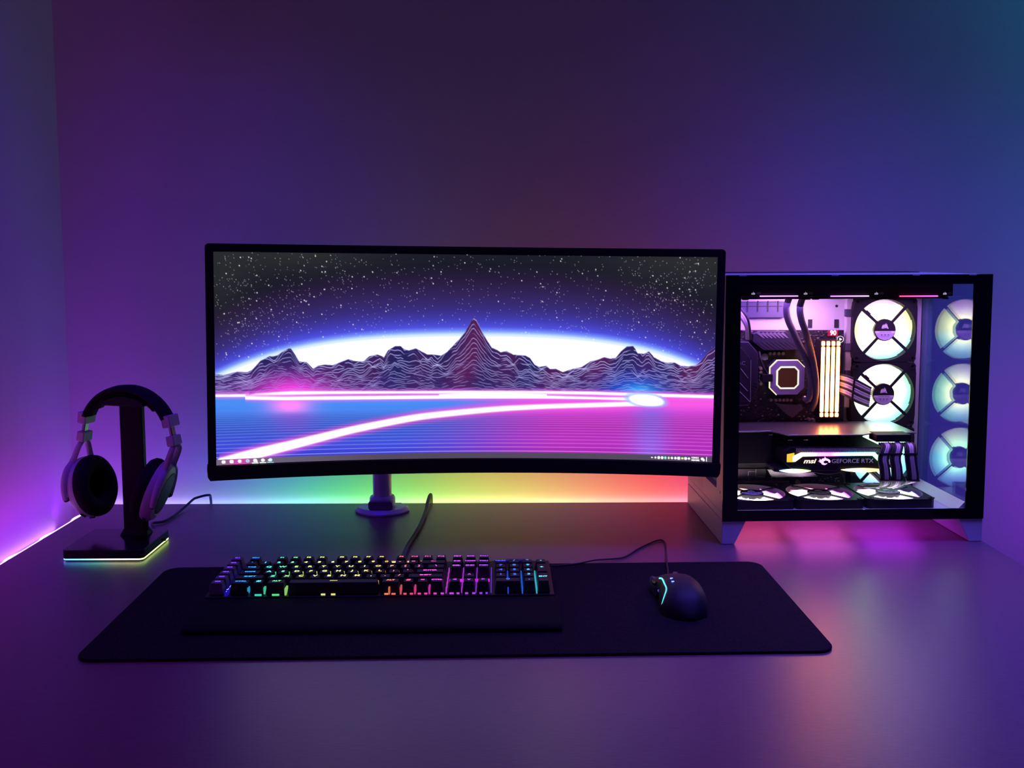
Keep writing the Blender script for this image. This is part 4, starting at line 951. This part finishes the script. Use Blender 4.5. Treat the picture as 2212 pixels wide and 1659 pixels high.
for u in (1627, 1740, 1893, 2041):
    a, z = L(u, 634, .026); lg = MB()
    for dx, hh_ in ((-.0022, .0030), (0, .0044), (.0020, .0032)): lg.prism([(a+dx-.0008, z-.0018), (a+dx+.0009, z-.0018), (a+dx+.0012, z-.0018+hh_*.6), (a+dx, z-.0018+hh_)], .0258, .0266, 'y')
    lg.build('fan_mark', mat('mark_white', (.85, .85, .9), .5, emis=(.7, .7, .9), es=.5), pc)
    MB().box(a+.0055, a+.0125, .0260, .0266, z-.0014, z+.0022).build('fan_mark', mat('mark_grey', (.16, .15, .22), .5), pc)
MB().box(.005, .412, .03, .15, .4372, .4450).build('radiator', m_fan, pc)
# ------------------------------------------------------------------ keyboard
def hue_col(x, s=1):
    st = [(-2, (.10, .02, 1)), (0, (.02, .12, 1)), (1.2, (.02, .40, 1)), (2.0, (.05, .85, .65)), (3.4, (.15, 1, .30)), (4.6, (.75, 1, .25)), (7, (1, 1, .28)), (9, (1, .85, .22)), (10.3, (1, .50, .12)), (11.4, (1, .20, .12)), (12.6, (1, .08, .25)), (13.8, (1, .06, .60)), (15.5, (.70, .08, 1)), (17.5, (.42, .06, 1)), (19, (.06, .08, 1)), (20.6, (.03, .18, 1)), (21.6, (.10, .75, .95)), (23, (.2, .9, .9))]
    return ramp_at(st, x)
KZ = .0375
K1 = on_z(573, 1216, KZ); K2 = on_z(893, 1213, KZ)
PITCH_K = (K2-K1).length/11; KROT = .014
kb = empty('keyboard', (K1.x, K1.y, MAT_T), KROT, 'black full size backlit keyboard with rainbow legends lying on the desk mat', 'keyboard')
UK = PITCH_K
rowy = [0, 0, 0, 0, 0, 0]
ys = [(PCI and on_z(560, v, KZ)).y-K1.y for v in (1200.5, 1216, 1232.5, 1249, 1266, 1283)]
def X(u): return (u-1.5)*UK
def rowY(r): return -(r-1)*UK if r else UK*1.12
DX0, DX1 = X(-1.62), X(22.72); DY1 = UK*2.05; DY0 = rowY(5)-UK*.62
m_kb = mat('keyboard_frame', (.014, .013, .018), .42, .4); m_key = mat('keycap', (.010, .010, .013), .55, spec=.35, bump=.1, bscale=1500); m_gkey = mat('macro_keycap', (.11, .10, .13), .45, .3)
TZ = .0205
mb = MB(); mb.add([(DX0, DY0, .0006), (DX1, DY0, .0006), (DX1, DY1, .0006), (DX0, DY1, .0006), (DX0, DY0, TZ-.004), (DX1, DY0, TZ-.004), (DX1, DY1, TZ), (DX0, DY1, TZ)], [(0, 3, 2, 1), (4, 5, 6, 7), (0, 1, 5, 4), (1, 2, 6, 5), (2, 3, 7, 6), (3, 0, 4, 7)])
mb.build('frame', m_kb, kb, bevel=.0012)
for x in (DX0+.03, DX1-.03):
    MB().box(x-.012, x+.012, DY1-.02, DY1-.01, .00002, .0007).build('rubber_foot', m_rubber, kb)
def key(name, u, r, w, h, leg, m=m_key, hue=None, sc=1.0, es=2.0, cu=None):
    cx, cy = X(u), rowY(r)-(h-1)*UK/2
    hw_, hd = w*UK/2-.0009, h*UK/2-.0009; zb = TZ-.0022; zt = KZ-MAT_T
    mbk = MB(); mbk.frustum(-hw_, hw_, -hd, hd, zb, zt, .0026, .0030, .0020)
    k = mbk.build(name, m, kb, bevel=.0006, seg=1, loc=(cx, cy, 0))
    if leg:
        col = hue_col(u) if hue is None else hue
        mt = glow('legend_%.2f_%.2f_%.2f' % col, col, es)
        lines = leg.split('|'); n = len(lines)
        for i, t in enumerate(lines):
            big = len(t) == 1
            me = TEXTS.get(t)
            if me is None:
                me = text_mesh(t, .0085 if big else .0052, sx=1.15 if big else min(1.25, .0150*w/(.0031*len(t)+.0001)), bold=.00025); TEXTS[t] = me
            me = me.copy(); me.materials.clear(); me.materials.append(mt)
            o = bpy.data.objects.new('legend', me); COL.objects.link(o); o.parent = k
            o.location = (0, UK*(.10 if n == 1 else (.16 - .30*i)), zt+.00008)
    return k
TEXTS = {}
key('escape_key', .5, 0, 1, 1, 'ESC')
for i in range(12):
    key('function_key', 2.5+i+.5*(i//4) if i < 12 else 0, 0, 1, 1, 'F%d' % (i+1))
for i, t in enumerate('` 1 2 3 4 5 6 7 8 9 0 - ='.split()): key('key', .5+i, 1, 1, 1, t)
key('backspace_key', 14, 1, 2, 1, '<--')
key('tab_key', .75, 2, 1.5, 1, 'TAB')
for i, t in enumerate('QWERTYUIOP[]'): key('key', 2+i, 2, 1, 1, t)
key('key', 14.25, 2, 1.5, 1, '\\')
key('caps_lock_key', .875, 3, 1.75, 1, 'CAPS')
for i, t in enumerate("ASDFGHJKL;'"): key('key', 2.25+i, 3, 1, 1, t)
key('enter_key', 13.875, 3, 2.25, 1, 'ENTER')
key('shift_key', 1.125, 4, 2.25, 1, 'SHIFT')
for i, t in enumerate('ZXCVBNM,./'): key('key', 2.75+i, 4, 1, 1, t)
key('shift_key', 13.625, 4, 2.75, 1, 'SHIFT')
for u, w, t, nm in ((.75, 1.5, 'CTRL', 'control_key'), (2.0, 1, '#', 'system_key'), (3.25, 1.5, 'ALT', 'alt_key'), (11.25, 1.5, 'ALT', 'alt_key'), (12.5, 1, '#', 'system_key'), (13.5, 1, '=', 'menu_key'), (14.5, 1.1, 'CTRL', 'control_key')):
    key(nm, u, 5, w*.98, 1, t)
key('space_bar', 7.25, 5, 6.45, 1, '-----', es=1.0)
nav = [['PRT', 'SCR', 'PAU'], ['INS', 'HOM', 'PGU'], ['DEL', 'END', 'PGD']]
for r in range(3):
    for c in range(3): key('navigation_key', 15.75+c, r, 1, 1, nav[r][c])
key('arrow_key', 16.75, 4, 1, 1, '^')
for c, t in enumerate('<v>'): key('arrow_key', 15.75+c, 5, 1, 1, t)
for c, t in enumerate(('NUM', '/', '*', '-')): key('numpad_key', 19+c, 1, 1, 1, t)
for r, ts in ((2, '789'), (3, '456'), (4, '123')):
    for c, t in enumerate(ts): key('numpad_key', 19+c, r, 1, 1, t)
key('numpad_key', 22, 2, 1, 2, '+'); key('numpad_key', 22, 4, 1, 2, 'ENT'); key('numpad_key', 19.5, 5, 2, 1, '0'); key('numpad_key', 21, 5, 1, 1, '.')
for i in range(6):
    key('macro_key', -.88, i if i else 0, 1.12, .96, 'G%d' % (i+1), m_gkey, hue=(.16, .04, 1), es=2.2)
# light bar between macro keys and the main block, and lit switch housings seen between keys
MB().box(X(-.22), X(-.04), rowY(5)-UK*.6, rowY(0)+UK*.3, TZ-.0032, TZ+.0026).build('light_strip', glow('blue_strip', (.02, .01, .62), .55), kb)
mb = MB(); rr = random.Random(2); y = rowY(5)-UK*.5
while y < rowY(1)+UK*.4: mb.box(X(-.17)+rr.uniform(-.0008, .0008), X(-.10), y, y+.0012, TZ+.0026, TZ+.0030); y += rr.uniform(.003, .008)
mb.build('strip_sparkle', glow('blue_sparkle', (.25, .3, 1), 2.5), kb)
leds = []
def led(u, r, du=.5, w=.0011, l=.0052, dy=-.15, z1=.0072): leds.append((u+du, rowY(r)+dy*UK, w, l, z1))
for i in range(12): led(2+i, 2)
for i in range(11): led(2.25+i, 3)
for i in range(10): led(2.75+i, 4, .5)
for u in (.75, 2.0): led(u, 5, .62 if u < 2 else .5)
for u in (3.25, 10.45, 11.25, 12.5, 13.5): led(u, 5, .76 if u != 12.5 and u != 13.5 else .5, l=.010)
for r in (1, 2, 3, 4, 5):
    for u in (15.75, 16.75): led(u, r, l=.007, w=.0006, z1=.004)
for r in (2, 3, 4, 5):
    for u in (19, 20, 21): led(u, r, l=.0115, w=.0008, z1=.005)
for r in (1, 2, 3, 4, 5): led(14.75, r, .42, l=.008, w=.0007, z1=.004); led(17.75, r, .56, l=.007, w=.0006, z1=.004)
cols = {}
for u, y, w, l, z1 in leds: cols.setdefault(tuple(round(c, 2) for c in hue_col(u)), []).append((u, y, w, l, z1))
mb = MB(); ml = []
for c, L_ in cols.items():
    mb.m = len(ml); ml.append(glow('switch_%.2f_%.2f_%.2f' % c, c, .55))
    for u, y, w, l, z1 in L_: mb.box(X(u)-w, X(u)+w, y-l, y+l*.3, TZ-.0022, TZ+z1)
sl = mb.build('switch_light', ml, kb); sl['kind'] = 'stuff'
# light escaping under the front row
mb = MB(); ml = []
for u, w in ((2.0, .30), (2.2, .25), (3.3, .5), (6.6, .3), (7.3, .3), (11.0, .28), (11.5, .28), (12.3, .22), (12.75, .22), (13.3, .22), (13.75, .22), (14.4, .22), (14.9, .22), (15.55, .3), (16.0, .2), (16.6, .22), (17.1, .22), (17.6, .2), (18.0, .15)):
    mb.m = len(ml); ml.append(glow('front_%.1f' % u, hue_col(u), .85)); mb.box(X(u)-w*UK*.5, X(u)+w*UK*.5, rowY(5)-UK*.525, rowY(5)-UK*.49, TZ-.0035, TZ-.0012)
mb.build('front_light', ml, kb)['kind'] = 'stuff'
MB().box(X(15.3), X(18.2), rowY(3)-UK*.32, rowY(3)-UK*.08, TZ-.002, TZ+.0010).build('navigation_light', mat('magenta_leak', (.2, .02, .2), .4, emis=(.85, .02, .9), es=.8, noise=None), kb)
# brand plate, logo, dials
MB().prism([(X(9.2), DY1-.0075), (X(9.35), DY1-.0008), (X(12.95), DY1-.0008), (X(12.85), DY1-.0075)], TZ-.0005, TZ+.0006).build('logo_plate', m_kb, kb)
MB().box(X(9.25), X(12.95), DY1-.0006, DY1+.0002, TZ-.0006, TZ+.0010).build('plate_edge', glow('plate_edge_glow', (1, .55, .45), .75), kb)
me = text_mesh('CORSAIR', .0062, sx=1.35, bold=.0002, ext=.0001); o = put('lettering', me, glow_ramp('brand_glow', 'X', -.02, .02, [(0, (1, .8, .2)), (1, (1, .25, .25))], 2.2), kb, Matrix.Translation((X(11.55), DY1-.0048, TZ+.0009)))
mb = MB()
for k in range(5): mb.prism([(X(10.25)+.0014*k, DY1-.0062), (X(10.25)+.0014*k+.0012, DY1-.0062), (X(10.25)+.0014*k+.0016, DY1-.0028+.0003*k)], TZ+.0006, TZ+.001)
mb.build('brand_mark', glow('brand_mark_glow', (1, .85, .2), 2), kb)
MB().box(X(18.5), X(21.0), DY1-.0006, DY1+.0002, TZ-.001, TZ+.0008).build('dial_trim', mat('mauve_trim', (.35, .25, .4), .3, .6), kb)
MB().tube([(X(19.4), DY1-.006, TZ+.0005), (X(20.9), DY1-.006, TZ+.0005)], .0042, 20).build('volume_roller', m_gry, kb, smooth=30)
MB().lathe([(.0016, 0), (.0016, .0012)], 10, M=Matrix.Translation((X(14.72), DY1-.0045, TZ-.0004))).build('status_light', glow('status', (.8, .85, 1), 1.2), kb)
MB().box(X(6.0), X(6.3), DY1-.0030, DY1-.0012, TZ, TZ+.0006).build('status_light', glow('status_teal', (.2, .9, .9), 1.2), kb)
# palm rest
RX0, RX1 = DX0-.002, DX1+.0045; RY1 = DY0-.0006; RY0 = RY1-.090
mb = MB(); n = 10; prof = [(RY1, .0006), (RY1, .0140), (RY1-.006, .0160)]+[(RY1-.006-(RY1-RY0-.006)*k/n, .0160-.0085*(k/n)**1.6) for k in range(1, n)]+[(RY0+.0015, .0062), (RY0, .0040), (RY0, .0006)]
mb.prism([(y_, z_) for y_, z_ in prof], RX0, RX1, 'x'); mb.build('palm_rest', mat('palm_rest_rubber', (.004, .0035, .005), .8, spec=.14, bump=.4, bscale=700), kb, smooth=50)
# cable
kbI = (Matrix.Translation((K1.x, K1.y, MAT_T)) @ Matrix.Rotation(KROT, 4, 'Z')).inverted()
def KL(p): return kbI @ Vector(p)
c0 = on_z(874, 1190, .010); p = [c0, on_z(880, 1181, .0050), on_z(893, 1160, .0042), on_z(905, 1140, .0042), on_z(915, 1118, .0045), on_z(921, 1100, .006), on_z(923.5, 1086, .0105), Vector((-.158, .010, .0125)), Vector((-.157, .020, .002)), Vector((-.157, .022, -.06)), Vector((-.157, .022, -.3))]
p[0] = Vector((c0.x, K1.y+DY1-.002, .012))
MB().tube(catmull([KL(q) for q in p], 8), .0036, 12).build('cable', mat('braided_cable', (.05, .045, .08), .6, bump=.8, bscale=1500), kb, smooth=60)

# ------------------------------------------------------------------ mouse
MCX, MCY, MROT = .2365, -.5520, .03
ms = empty('mouse', (MCX, MCY, MAT_T), MROT, 'black contoured gaming mouse with a cyan light line on the desk mat', 'mouse')
m_ms = mat('mouse_shell', (.014, .016, .022), .55, spec=.3); m_side = mat('mouse_side', (.10, .08, .13), .35, .3)
ML = .128
def msec(t):    # t 0 front .. 1 back -> (left half width, right half width, height)
    def I(xs, ys_): return float(np.interp(t, xs, ys_))
    wl = I([0, .06, .2, .4, .6, .8, .93, 1], [.031, .0345, .031, .0275, .031, .032, .024, .004])
    wr = I([0, .06, .2, .4, .6, .8, .93, 1], [.022, .0270, .0300, .031, .0325, .031, .0225, .004])
    h = I([0, .05, .15, .35, .55, .72, .86, .95, 1], [.0130, .0190, .0265, .0350, .0390, .0370, .0290, .0170, .004])
    return wl, wr, h
def smooth_sec(t): 
    acc = np.zeros(3); n = 0
    for d in (-.05, -.025, 0, .025, .05): acc += np.array(msec(min(1, max(0, t+d)))); n += 1
    return acc/n if .05 < t < .95 else np.array(msec(t))*.5+acc/n*.5
nS, nA = 40, 28; vs = []
for i in range(nS+1):
    t = i/nS; wl, wr, h = smooth_sec(t); y = ML/2-ML*t; sh = .0
    for j in range(nA+1):
        a = PI*j/nA; c_, s_ = math.cos(a), math.sin(a); p_ = .72
        w = wr if c_ > 0 else wl
        vs.append((math.copysign(abs(c_)**p_, c_)*w, y, .0012+h*abs(s_)**.80))
N_ = nA+1; fs = [(i*N_+j, i*N_+j+1, (i+1)*N_+j+1, (i+1)*N_+j) for i in range(nS) for j in range(nA)]
fs += [tuple(range(nA, -1, -1)), tuple(nS*N_+j for j in range(nA+1))]+[(i*N_, (i+1)*N_, (i+1)*N_+nA, i*N_+nA) for i in range(nS)]
MB().add(vs, fs).build('shell', m_ms, ms, smooth=60)
MB().box(-.02, .02, -.035, .04, .00002, .0022).build('glide_foot', m_rubber, ms)
def mtop(x, y):
    t = (ML/2-y)/ML; wl, wr, h = smooth_sec(t); w = wr if x > 0 else wl
    c_ = min(.999, abs(x)/w)**(1/.72); return .0012+h*(1-c_*c_)**.40
MMX = Matrix.Translation((MCX, MCY, MAT_T)) @ Matrix.Rotation(MROT, 4, 'Z'); MMI = MMX.inverted()
def hit(u, v, d=.0004):
    z = .055
    while z > .0:
        p = MMI @ on_z(u, v, MAT_T+z)
        t = (ML/2-p.y)/ML
        if 0 < t < 1:
            wl, wr, h = smooth_sec(t)
            if -wl < p.x < wr and mtop(p.x, p.y) >= z: return Vector((p.x, p.y, mtop(p.x, p.y)+d))
        z -= .0005
    return None
# flared left side plate, groove and light line
mb = MB(); q = [(-.0315, .058), (-.0300, .0645), (-.008, .0625), (.000, .0640), (.018, .060), (.018, .057), (-.010, .0585), (-.026, .0580)]
mb.prism(q[::-1], .010, .0165); mb.build('front_lip', m_side, ms, bevel=.001)
mb = MB()
pl_ = []
for k in range(13):
    t = k/12; y = .058-.088*t; x = -(.0335-.0065*math.sin(PI*t)); pl_.append((x, y))
vs = []
for k, (x, y) in enumerate(pl_):
    t = k/12; zt = .020*(1-t*.35); vs += [(x+.006, y, .001), (x, y, .003), (x+.0006, y, zt*.6), (x+.004, y, zt), (x+.010, y, zt*.9)]
fs = [(i*5+j, i*5+(j+1) % 5, i*5+5+(j+1) % 5, i*5+5+j) for i in range(12) for j in range(5)]+[(4, 3, 2, 1, 0), (60, 61, 62, 63, 64)]
mb.add(vs, fs); mb.build('side_grip', m_side, ms, smooth=50)
def on_shell(x, y, d=.0004): return (x, y, mtop(x, y)+d)
ln = [hit(*p) or on_shell(-.026, .05) for p in ((1424.5, 1250), (1430, 1251), (1434.5, 1260), (1439.5, 1273), (1436, 1288), (1431, 1303), (1428, 1317))]
MB().tube(catmull(ln, 8), [.0011]*36+[.0011-.0001*k for k in range(13)], 8).build('light_line', glow_ramp('mouse_line', 'Y', -.03, .056, [(0, (.10, .55, .65)), (.3, (.12, .85, 1)), (.85, (.25, .8, 1)), (1, (.9, .2, 1))], 1.5), ms, smooth=50)
for y0, y1 in ((.046, .030), (.027, .010)):
    MB().tube(catmull([on_shell(-.0300+.0015, y0, -.0010), on_shell(-.0285, (y0+y1)/2, -.0006), on_shell(-.0270, y1, -.0010)], 5), .0028, 8).build('side_button', mat('gloss_black', (.01, .01, .012), .2), ms, smooth=50)
for u_, v_ in ((1450.5, 1250.5), (1453.5, 1257.5)):
    p_ = hit(u_, v_) or on_shell(-.0035, .045); MB().box(p_[0]-.0018, p_[0]+.0018, p_[1]-.0008, p_[1]+.0008, p_[2]-.0006, p_[2]+.0005).build('indicator_light', glow('dpi_blue', (.15, .25, 1), 3.2), ms)
p1_, p2_ = hit(1450, 1249, 0) or Vector((0, .05, .03)), hit(1454, 1260, 0) or Vector((0, .04, .03))
MB().tube([p1_-Vector((0, 0, .0023)), p2_-Vector((0, 0, .0023))], .0026, 10).build('indicator_window', mat('blue_window', (.01, .01, .1), .3, emis=(.0, .0, .5), es=.8), ms)
MB().lathe([(.0085, -.0035), (.0100, -.0022), (.0100, .0022), (.0085, .0035)], 26, M=Matrix.Translation((.004, .050, .0175)) @ Matrix.Rotation(PI/2, 4, 'Y')).build('scroll_wheel', m_side, ms, smooth=40)
MB().tube(catmull([on_shell(.0040, .062, .0003), on_shell(.0045, .05, .0003), on_shell(.0055, .034, .0003)], 4), .0007, 6).build('button_seam', m_dark, ms)
MB().tube(catmull([on_shell(.0292, .020, -.0008), on_shell(.0300, .008, -.0006), on_shell(.0300, -.004, -.001)], 4), .0022, 8).build('side_trim', m_side, ms, smooth=50)
p_ = on_shell(.0265, .020, .0002); MB().box(p_[0]-.0010, p_[0]+.0010, .017, .023, p_[2]-.002, p_[2]+.0006).build('side_light', glow('side_cyan', (.35, .8, 1), 2), ms)
MI = (Matrix.Translation((MCX, MCY, MAT_T)) @ Matrix.Rotation(MROT, 4, 'Z')).inverted()
cp_ = [Vector((MCX-.006, MCY+ML/2-.004, .012)), on_z(1443, 1234, .010), on_z(1440, 1212, .0075), on_z(1438, 1186, .0022), on_z(1436, 1172, .0016), on_z(1427, 1166.5, .0016), on_z(1410, 1171, .0016), on_z(1380, 1185, .0016), on_z(1350, 1203, .0016), on_z(1325, 1207, .0018), on_z(1285, 1210, .0030), on_z(1250, 1217, .0056), on_z(1215, 1221, .0056), on_z(1192, 1222, .0056)]
MB().tube(catmull([MI @ q_ for q_ in cp_], 6), .0013, 8).build('cable', mat('mouse_cable', (.03, .01, .03), .6), ms, smooth=60)

# ------------------------------------------------------------------ headphone stand
bx0, bx1, by0, by1 = -.7190, -.5880, -.3520, -.2330
SC = ((bx0+bx1)/2, (by0+by1)/2)
hs_ = empty('headphone_stand', (*SC, 0), 0, 'black headphone stand with a square base edged by a cyan to yellow light', 'stand')
m_gl = mat('gloss_black_plastic', (.010, .009, .014), .16, spec=.5)
hx_, hy_ = (bx1-bx0)/2, (by1-by0)/2
mb = MB(); mb.prism(rrect(-hx_, hx_, -hy_, hy_, .008), .0046, .0190); mb.build('base', m_gl, hs_, bevel=.0010)
mb = MB(); mb.prism(rrect(-hx_+.002, hx_-.002, -hy_+.002, hy_-.002, .008), .0002, .0030); mb.build('base_pad', m_rubber, hs_)
mb = MB(); mb.prism(rrect(-hx_+.0002, hx_-.0002, -hy_+.0002, hy_-.0002, .008), .0028, .0048)
m = bpy.data.materials.new('stand_edge_glow'); m.use_nodes = True; nt = m.node_tree; nt.nodes.clear()
tc = nt.nodes.new('ShaderNodeTexCoord'); mpg = nt.nodes.new('ShaderNodeMapping'); mpg.inputs['Rotation'].default_value = (0, 0, -.55)
sx_ = nt.nodes.new('ShaderNodeSeparateXYZ'); mr = nt.nodes.new('ShaderNodeMapRange'); rp = nt.nodes.new('ShaderNodeValToRGB'); e = nt.nodes.new('ShaderNodeEmission'); oo = nt.nodes.new('ShaderNodeOutputMaterial')
nt.links.new(tc.outputs['Object'], sx_.inputs[0]); nt.links.new(sx_.outputs[0], mr.inputs[0]); mr.inputs[1].default_value = -hx_; mr.inputs[2].default_value = hx_
nt.links.new(mr.outputs[0], rp.inputs[0]); el = rp.color_ramp.elements
for i in range(4): el.new(.5)
for i, (p_, c) in enumerate([(0, (.10, .28, 1)), (.22, (.12, .60, 1)), (.45, (.25, 1, .75)), (.65, (.85, 1, .55)), (.85, (.95, 1, .40)), (1, (.62, 1, .25))]): el[i].position = p_; el[i].color = (*c, 1)
nt.links.new(rp.outputs[0], e.inputs[0]); e.inputs[1].default_value = 3.4; nt.links.new(e.outputs[0], oo.inputs[0])
mb.build('light_edge', m, hs_)
POX, POY = -.6335-SC[0], -.262-SC[1]
mb = MB(); mb.box(POX-.0190, POX+.0190, POY-.007, POY+.007, .0188, .2465); mb.build('post', m_blkm, hs_, bevel=.002)
mb = MB(); mb.add([(POX-.024, POY-.012, .0189), (POX+.024, POY-.012, .0189), (POX+.024, POY+.012, .0189), (POX-.024, POY+.012, .0189), (POX-.0188, POY-.0069, .030), (POX+.0188, POY-.0069, .030), (POX+.0188, POY+.0069, .030), (POX-.0188, POY+.0069, .030)], [(0, 3, 2, 1), (4, 5, 6, 7), (0, 1, 5, 4), (1, 2, 6, 5), (2, 3, 7, 6), (3, 0, 4, 7)]); mb.build('post_foot', m_blkm, hs_, bevel=.001)
th = math.radians(15)
# saddle
Ms = Matrix.Translation((POX-.004, POY, 0)) @ Matrix.Rotation(-th, 4, 'Z')
mb = MB(); pts = [(x, .2567 - x*x/.149) for x in [(-.040+.080*k/10) for k in range(11)]]
mb.prism(pts[::-1]+[(-.040, .2465-.006), (.040, .2465-.006)][::1], -.020, .020, 'y', M=Ms); mb.build('saddle', m_blkm, hs_, bevel=.001)
SCI = Matrix.Translation((-SC[0], -SC[1], 0))
cs = [Vector((-.586, -.262, .008)), on_z(328, 1133, .004), on_z(352, 1127, .003), on_z(372, 1117, .003), on_z(390, 1103, .004), on_z(405, 1090, .008), on_z(416, 1080, .011), on_z(424, 1075.5, .0125), Vector((-.6005, .012, .014)), Vector((-.598, .020, .004)), Vector((-.598, .022, -.05)), Vector((-.598, .022, -.3))]
MB().tube(catmull([SCI @ q_ for q_ in cs], 8), .0024, 10).build('cable', mat('dark_cable', (.03, .025, .045), .55), hs_, smooth=60)

# ------------------------------------------------------------------ headphones
HX_, HY_ = -.6400, -.2640
hp = empty('headphones', (HX_, HY_, 0), -th, 'white and black over ear headphones hanging on the lit stand', 'headphones')
m_hw = mat('headphone_white', (.55, .52, .62), .42, spec=.4); m_pad = mat('ear_pad', (.012, .011, .014), .85, spec=.2, bump=.5, bscale=300); m_rod = mat('slider_steel', (.35, .33, .4), .3, .9)
RB, ZB = .0865, .1825
def bandpt(deg, r=RB): a = math.radians(deg); return Vector((math.cos(a)*r, 0, ZB+math.sin(a)*r*1.0))
def bandstrip(name, a0, a1, r0, r1, w, m, par, n=28, taper=0):
    vs = []; 
    for k in range(n+1):
        t = k/n; a = math.radians(a0+(a1-a0)*t); ww = w*(1-taper*abs(2*t-1)**2)
        sec = [(r0, -ww*.8), (r0-.001, 0), (r0, ww*.8), ((r0+r1)/2, ww), (r1, ww*.7), (r1+.0012, 0), (r1, -ww*.7), ((r0+r1)/2, -ww)]
        for r, y in sec: vs.append((math.cos(a)*r, y, ZB+math.sin(a)*r))
    fs = [(i*8+j, i*8+(j+1) % 8, i*8+8+(j+1) % 8, i*8+8+j) for i in range(n) for j in range(8)]+[tuple(range(7, -1, -1)), tuple(n*8+j for j in range(8))]
    return MB().add(vs, fs).build(name, m, par, smooth=60)
bandstrip('headband', 26, 154, .0815, .0905, .017, m_pad, hp)
bandstrip('headband_cushion', 42, 138, .0745, .0812, .015, m_pad, hp, taper=.15)
for sgn, side, cxx, tilt, cz, yaw in ((-1, 'left', -.0830, 12, .0960, -9), (1, 'right', .0520, 22, .0960, 15)):
    a = math.radians(90-sgn*64); c = Vector((math.cos(a)*.086, 0, ZB+math.sin(a)*.086)); d = Vector((math.sin(a), 0, -math.cos(a)))*(1 if sgn > 0 else -1)
    d = Vector((sgn*.18, 0, -1)).normalized(); s_ = d.cross(Vector((0, 1, 0)))
    def boxat(cen, hl, hw2, hd, m, nm):
        Mt = Matrix((s_, Vector((0, 1, 0)), d)).transposed().to_4x4(); Mt.translation = cen
        return MB().box(-hw2, hw2, -hd, hd, -hl, hl, M=Mt).build(nm, m, hp, bevel=.002)
    top = Vector((sgn*.0815, 0, .2165))
    boxat(top, .0100, .0080, .0140, m_hw, 'end_cap')
    boxat(top+d*.020, .0115, .0028, .0060, m_rod, 'slider')
    blk = top+d*.0330
    boxat(blk, .0085, .0072, .0120, m_hw, 'hinge_block')
    # ear cup, axis along local X, tilted so the lower edge swings inwards
    Mc = Matrix.Translation((cxx, 0, cz)) @ Matrix.Rotation(math.radians(yaw), 4, 'Z') @ Matrix.Rotation(math.radians(tilt)*sgn, 4, 'Y') @ Matrix.Diagonal((1, .86, 1.10, 1))
    out = Matrix.Rotation(PI/2*sgn, 4, 'Y')     # local +Z of a lathe points outwards
    shell = MB().lathe([(.0462, -.008), (.0475, -.004), (.0470, .004), (.0430, .0105), (.0350, .0135), (.0335, .0125), (.0, .0115)], 44, M=Mc @ out).build('ear_cup', m_hw, hp, smooth=35, label=side+' ear cup shell, white')
    MB().lathe([(.0330, .0122), (.0322, .0136), (.0, .0150)], 44, M=Mc @ out).build('cup_grille', mat('mesh_grille', (.05, .03, .07), .5, .4, bump=1, bscale=900), shell, smooth=40)
    pr_ = [(.0215, -.0085), (.0200, -.0150), (.0215, -.0235), (.0270, -.0290), (.0345, -.0305), (.0420, -.0280), (.0468, -.0220), (.0480, -.0150), (.0465, -.0085)]
    MB().lathe(pr_, 44, M=Mc @ out).build('ear_cushion', m_pad, hp, smooth=50)
    MB().lathe([(.0235, -.0098), (.0, -.0100)], 32, M=Mc @ out).build('cushion_lining', mat('speaker_cloth', (.004, .004, .005), .95, spec=.1), hp)
    # yoke: two arms from the hinge block round the cup
    for yy in (-1, 1):
        pts = [blk+d*.007, blk+d*.014+Vector((0, yy*.010, 0))]
        for k in range(5):
            t = math.radians(62-19*k); q_ = Mc @ Vector((sgn*(.004+.002*k), yy*.0490*math.cos(t), .0490*math.sin(t))); pts.append(q_)
        MB().tube(catmull(pts, 5), [.0046+.0014*math.sin(PI*k/30) for k in range(31)], 8, sq=.7).build('yoke_arm', m_hw, hp, smooth=60)
        q_ = Mc @ Vector((sgn*.012, yy*.0480*math.cos(math.radians(-14)), .048*math.sin(math.radians(-14))))
        MB().tube([q_-Vector((0, yy*.004, 0)), q_+Vector((0, yy*.001, 0))], .0040, 14).build('pivot', m_dark, hp, smooth=40)
    # vent slots on the shell rim
    for t in (-52, -78, 205):
        t = math.radians(t); A_ = Mc @ Vector((sgn*.001, .0478*math.cos(t)*-1, .0478*math.sin(t))); B_ = Mc @ Vector((sgn*.001, .0478*math.cos(t-.22)*-1, .0478*math.sin(t-.22)))
        MB().tube([A_, B_], .0024, 8).build('vent_slot', m_dark, shell, smooth=40)
q0 = Vector((.0300, -.006, .0470)); MB().tube(catmull([q0, q0+Vector((.0, -.001, -.010)), q0+Vector((.002, -.002, -.018))], 4), .0055, 12).build('microphone_joint', m_pad, hp, smooth=40)
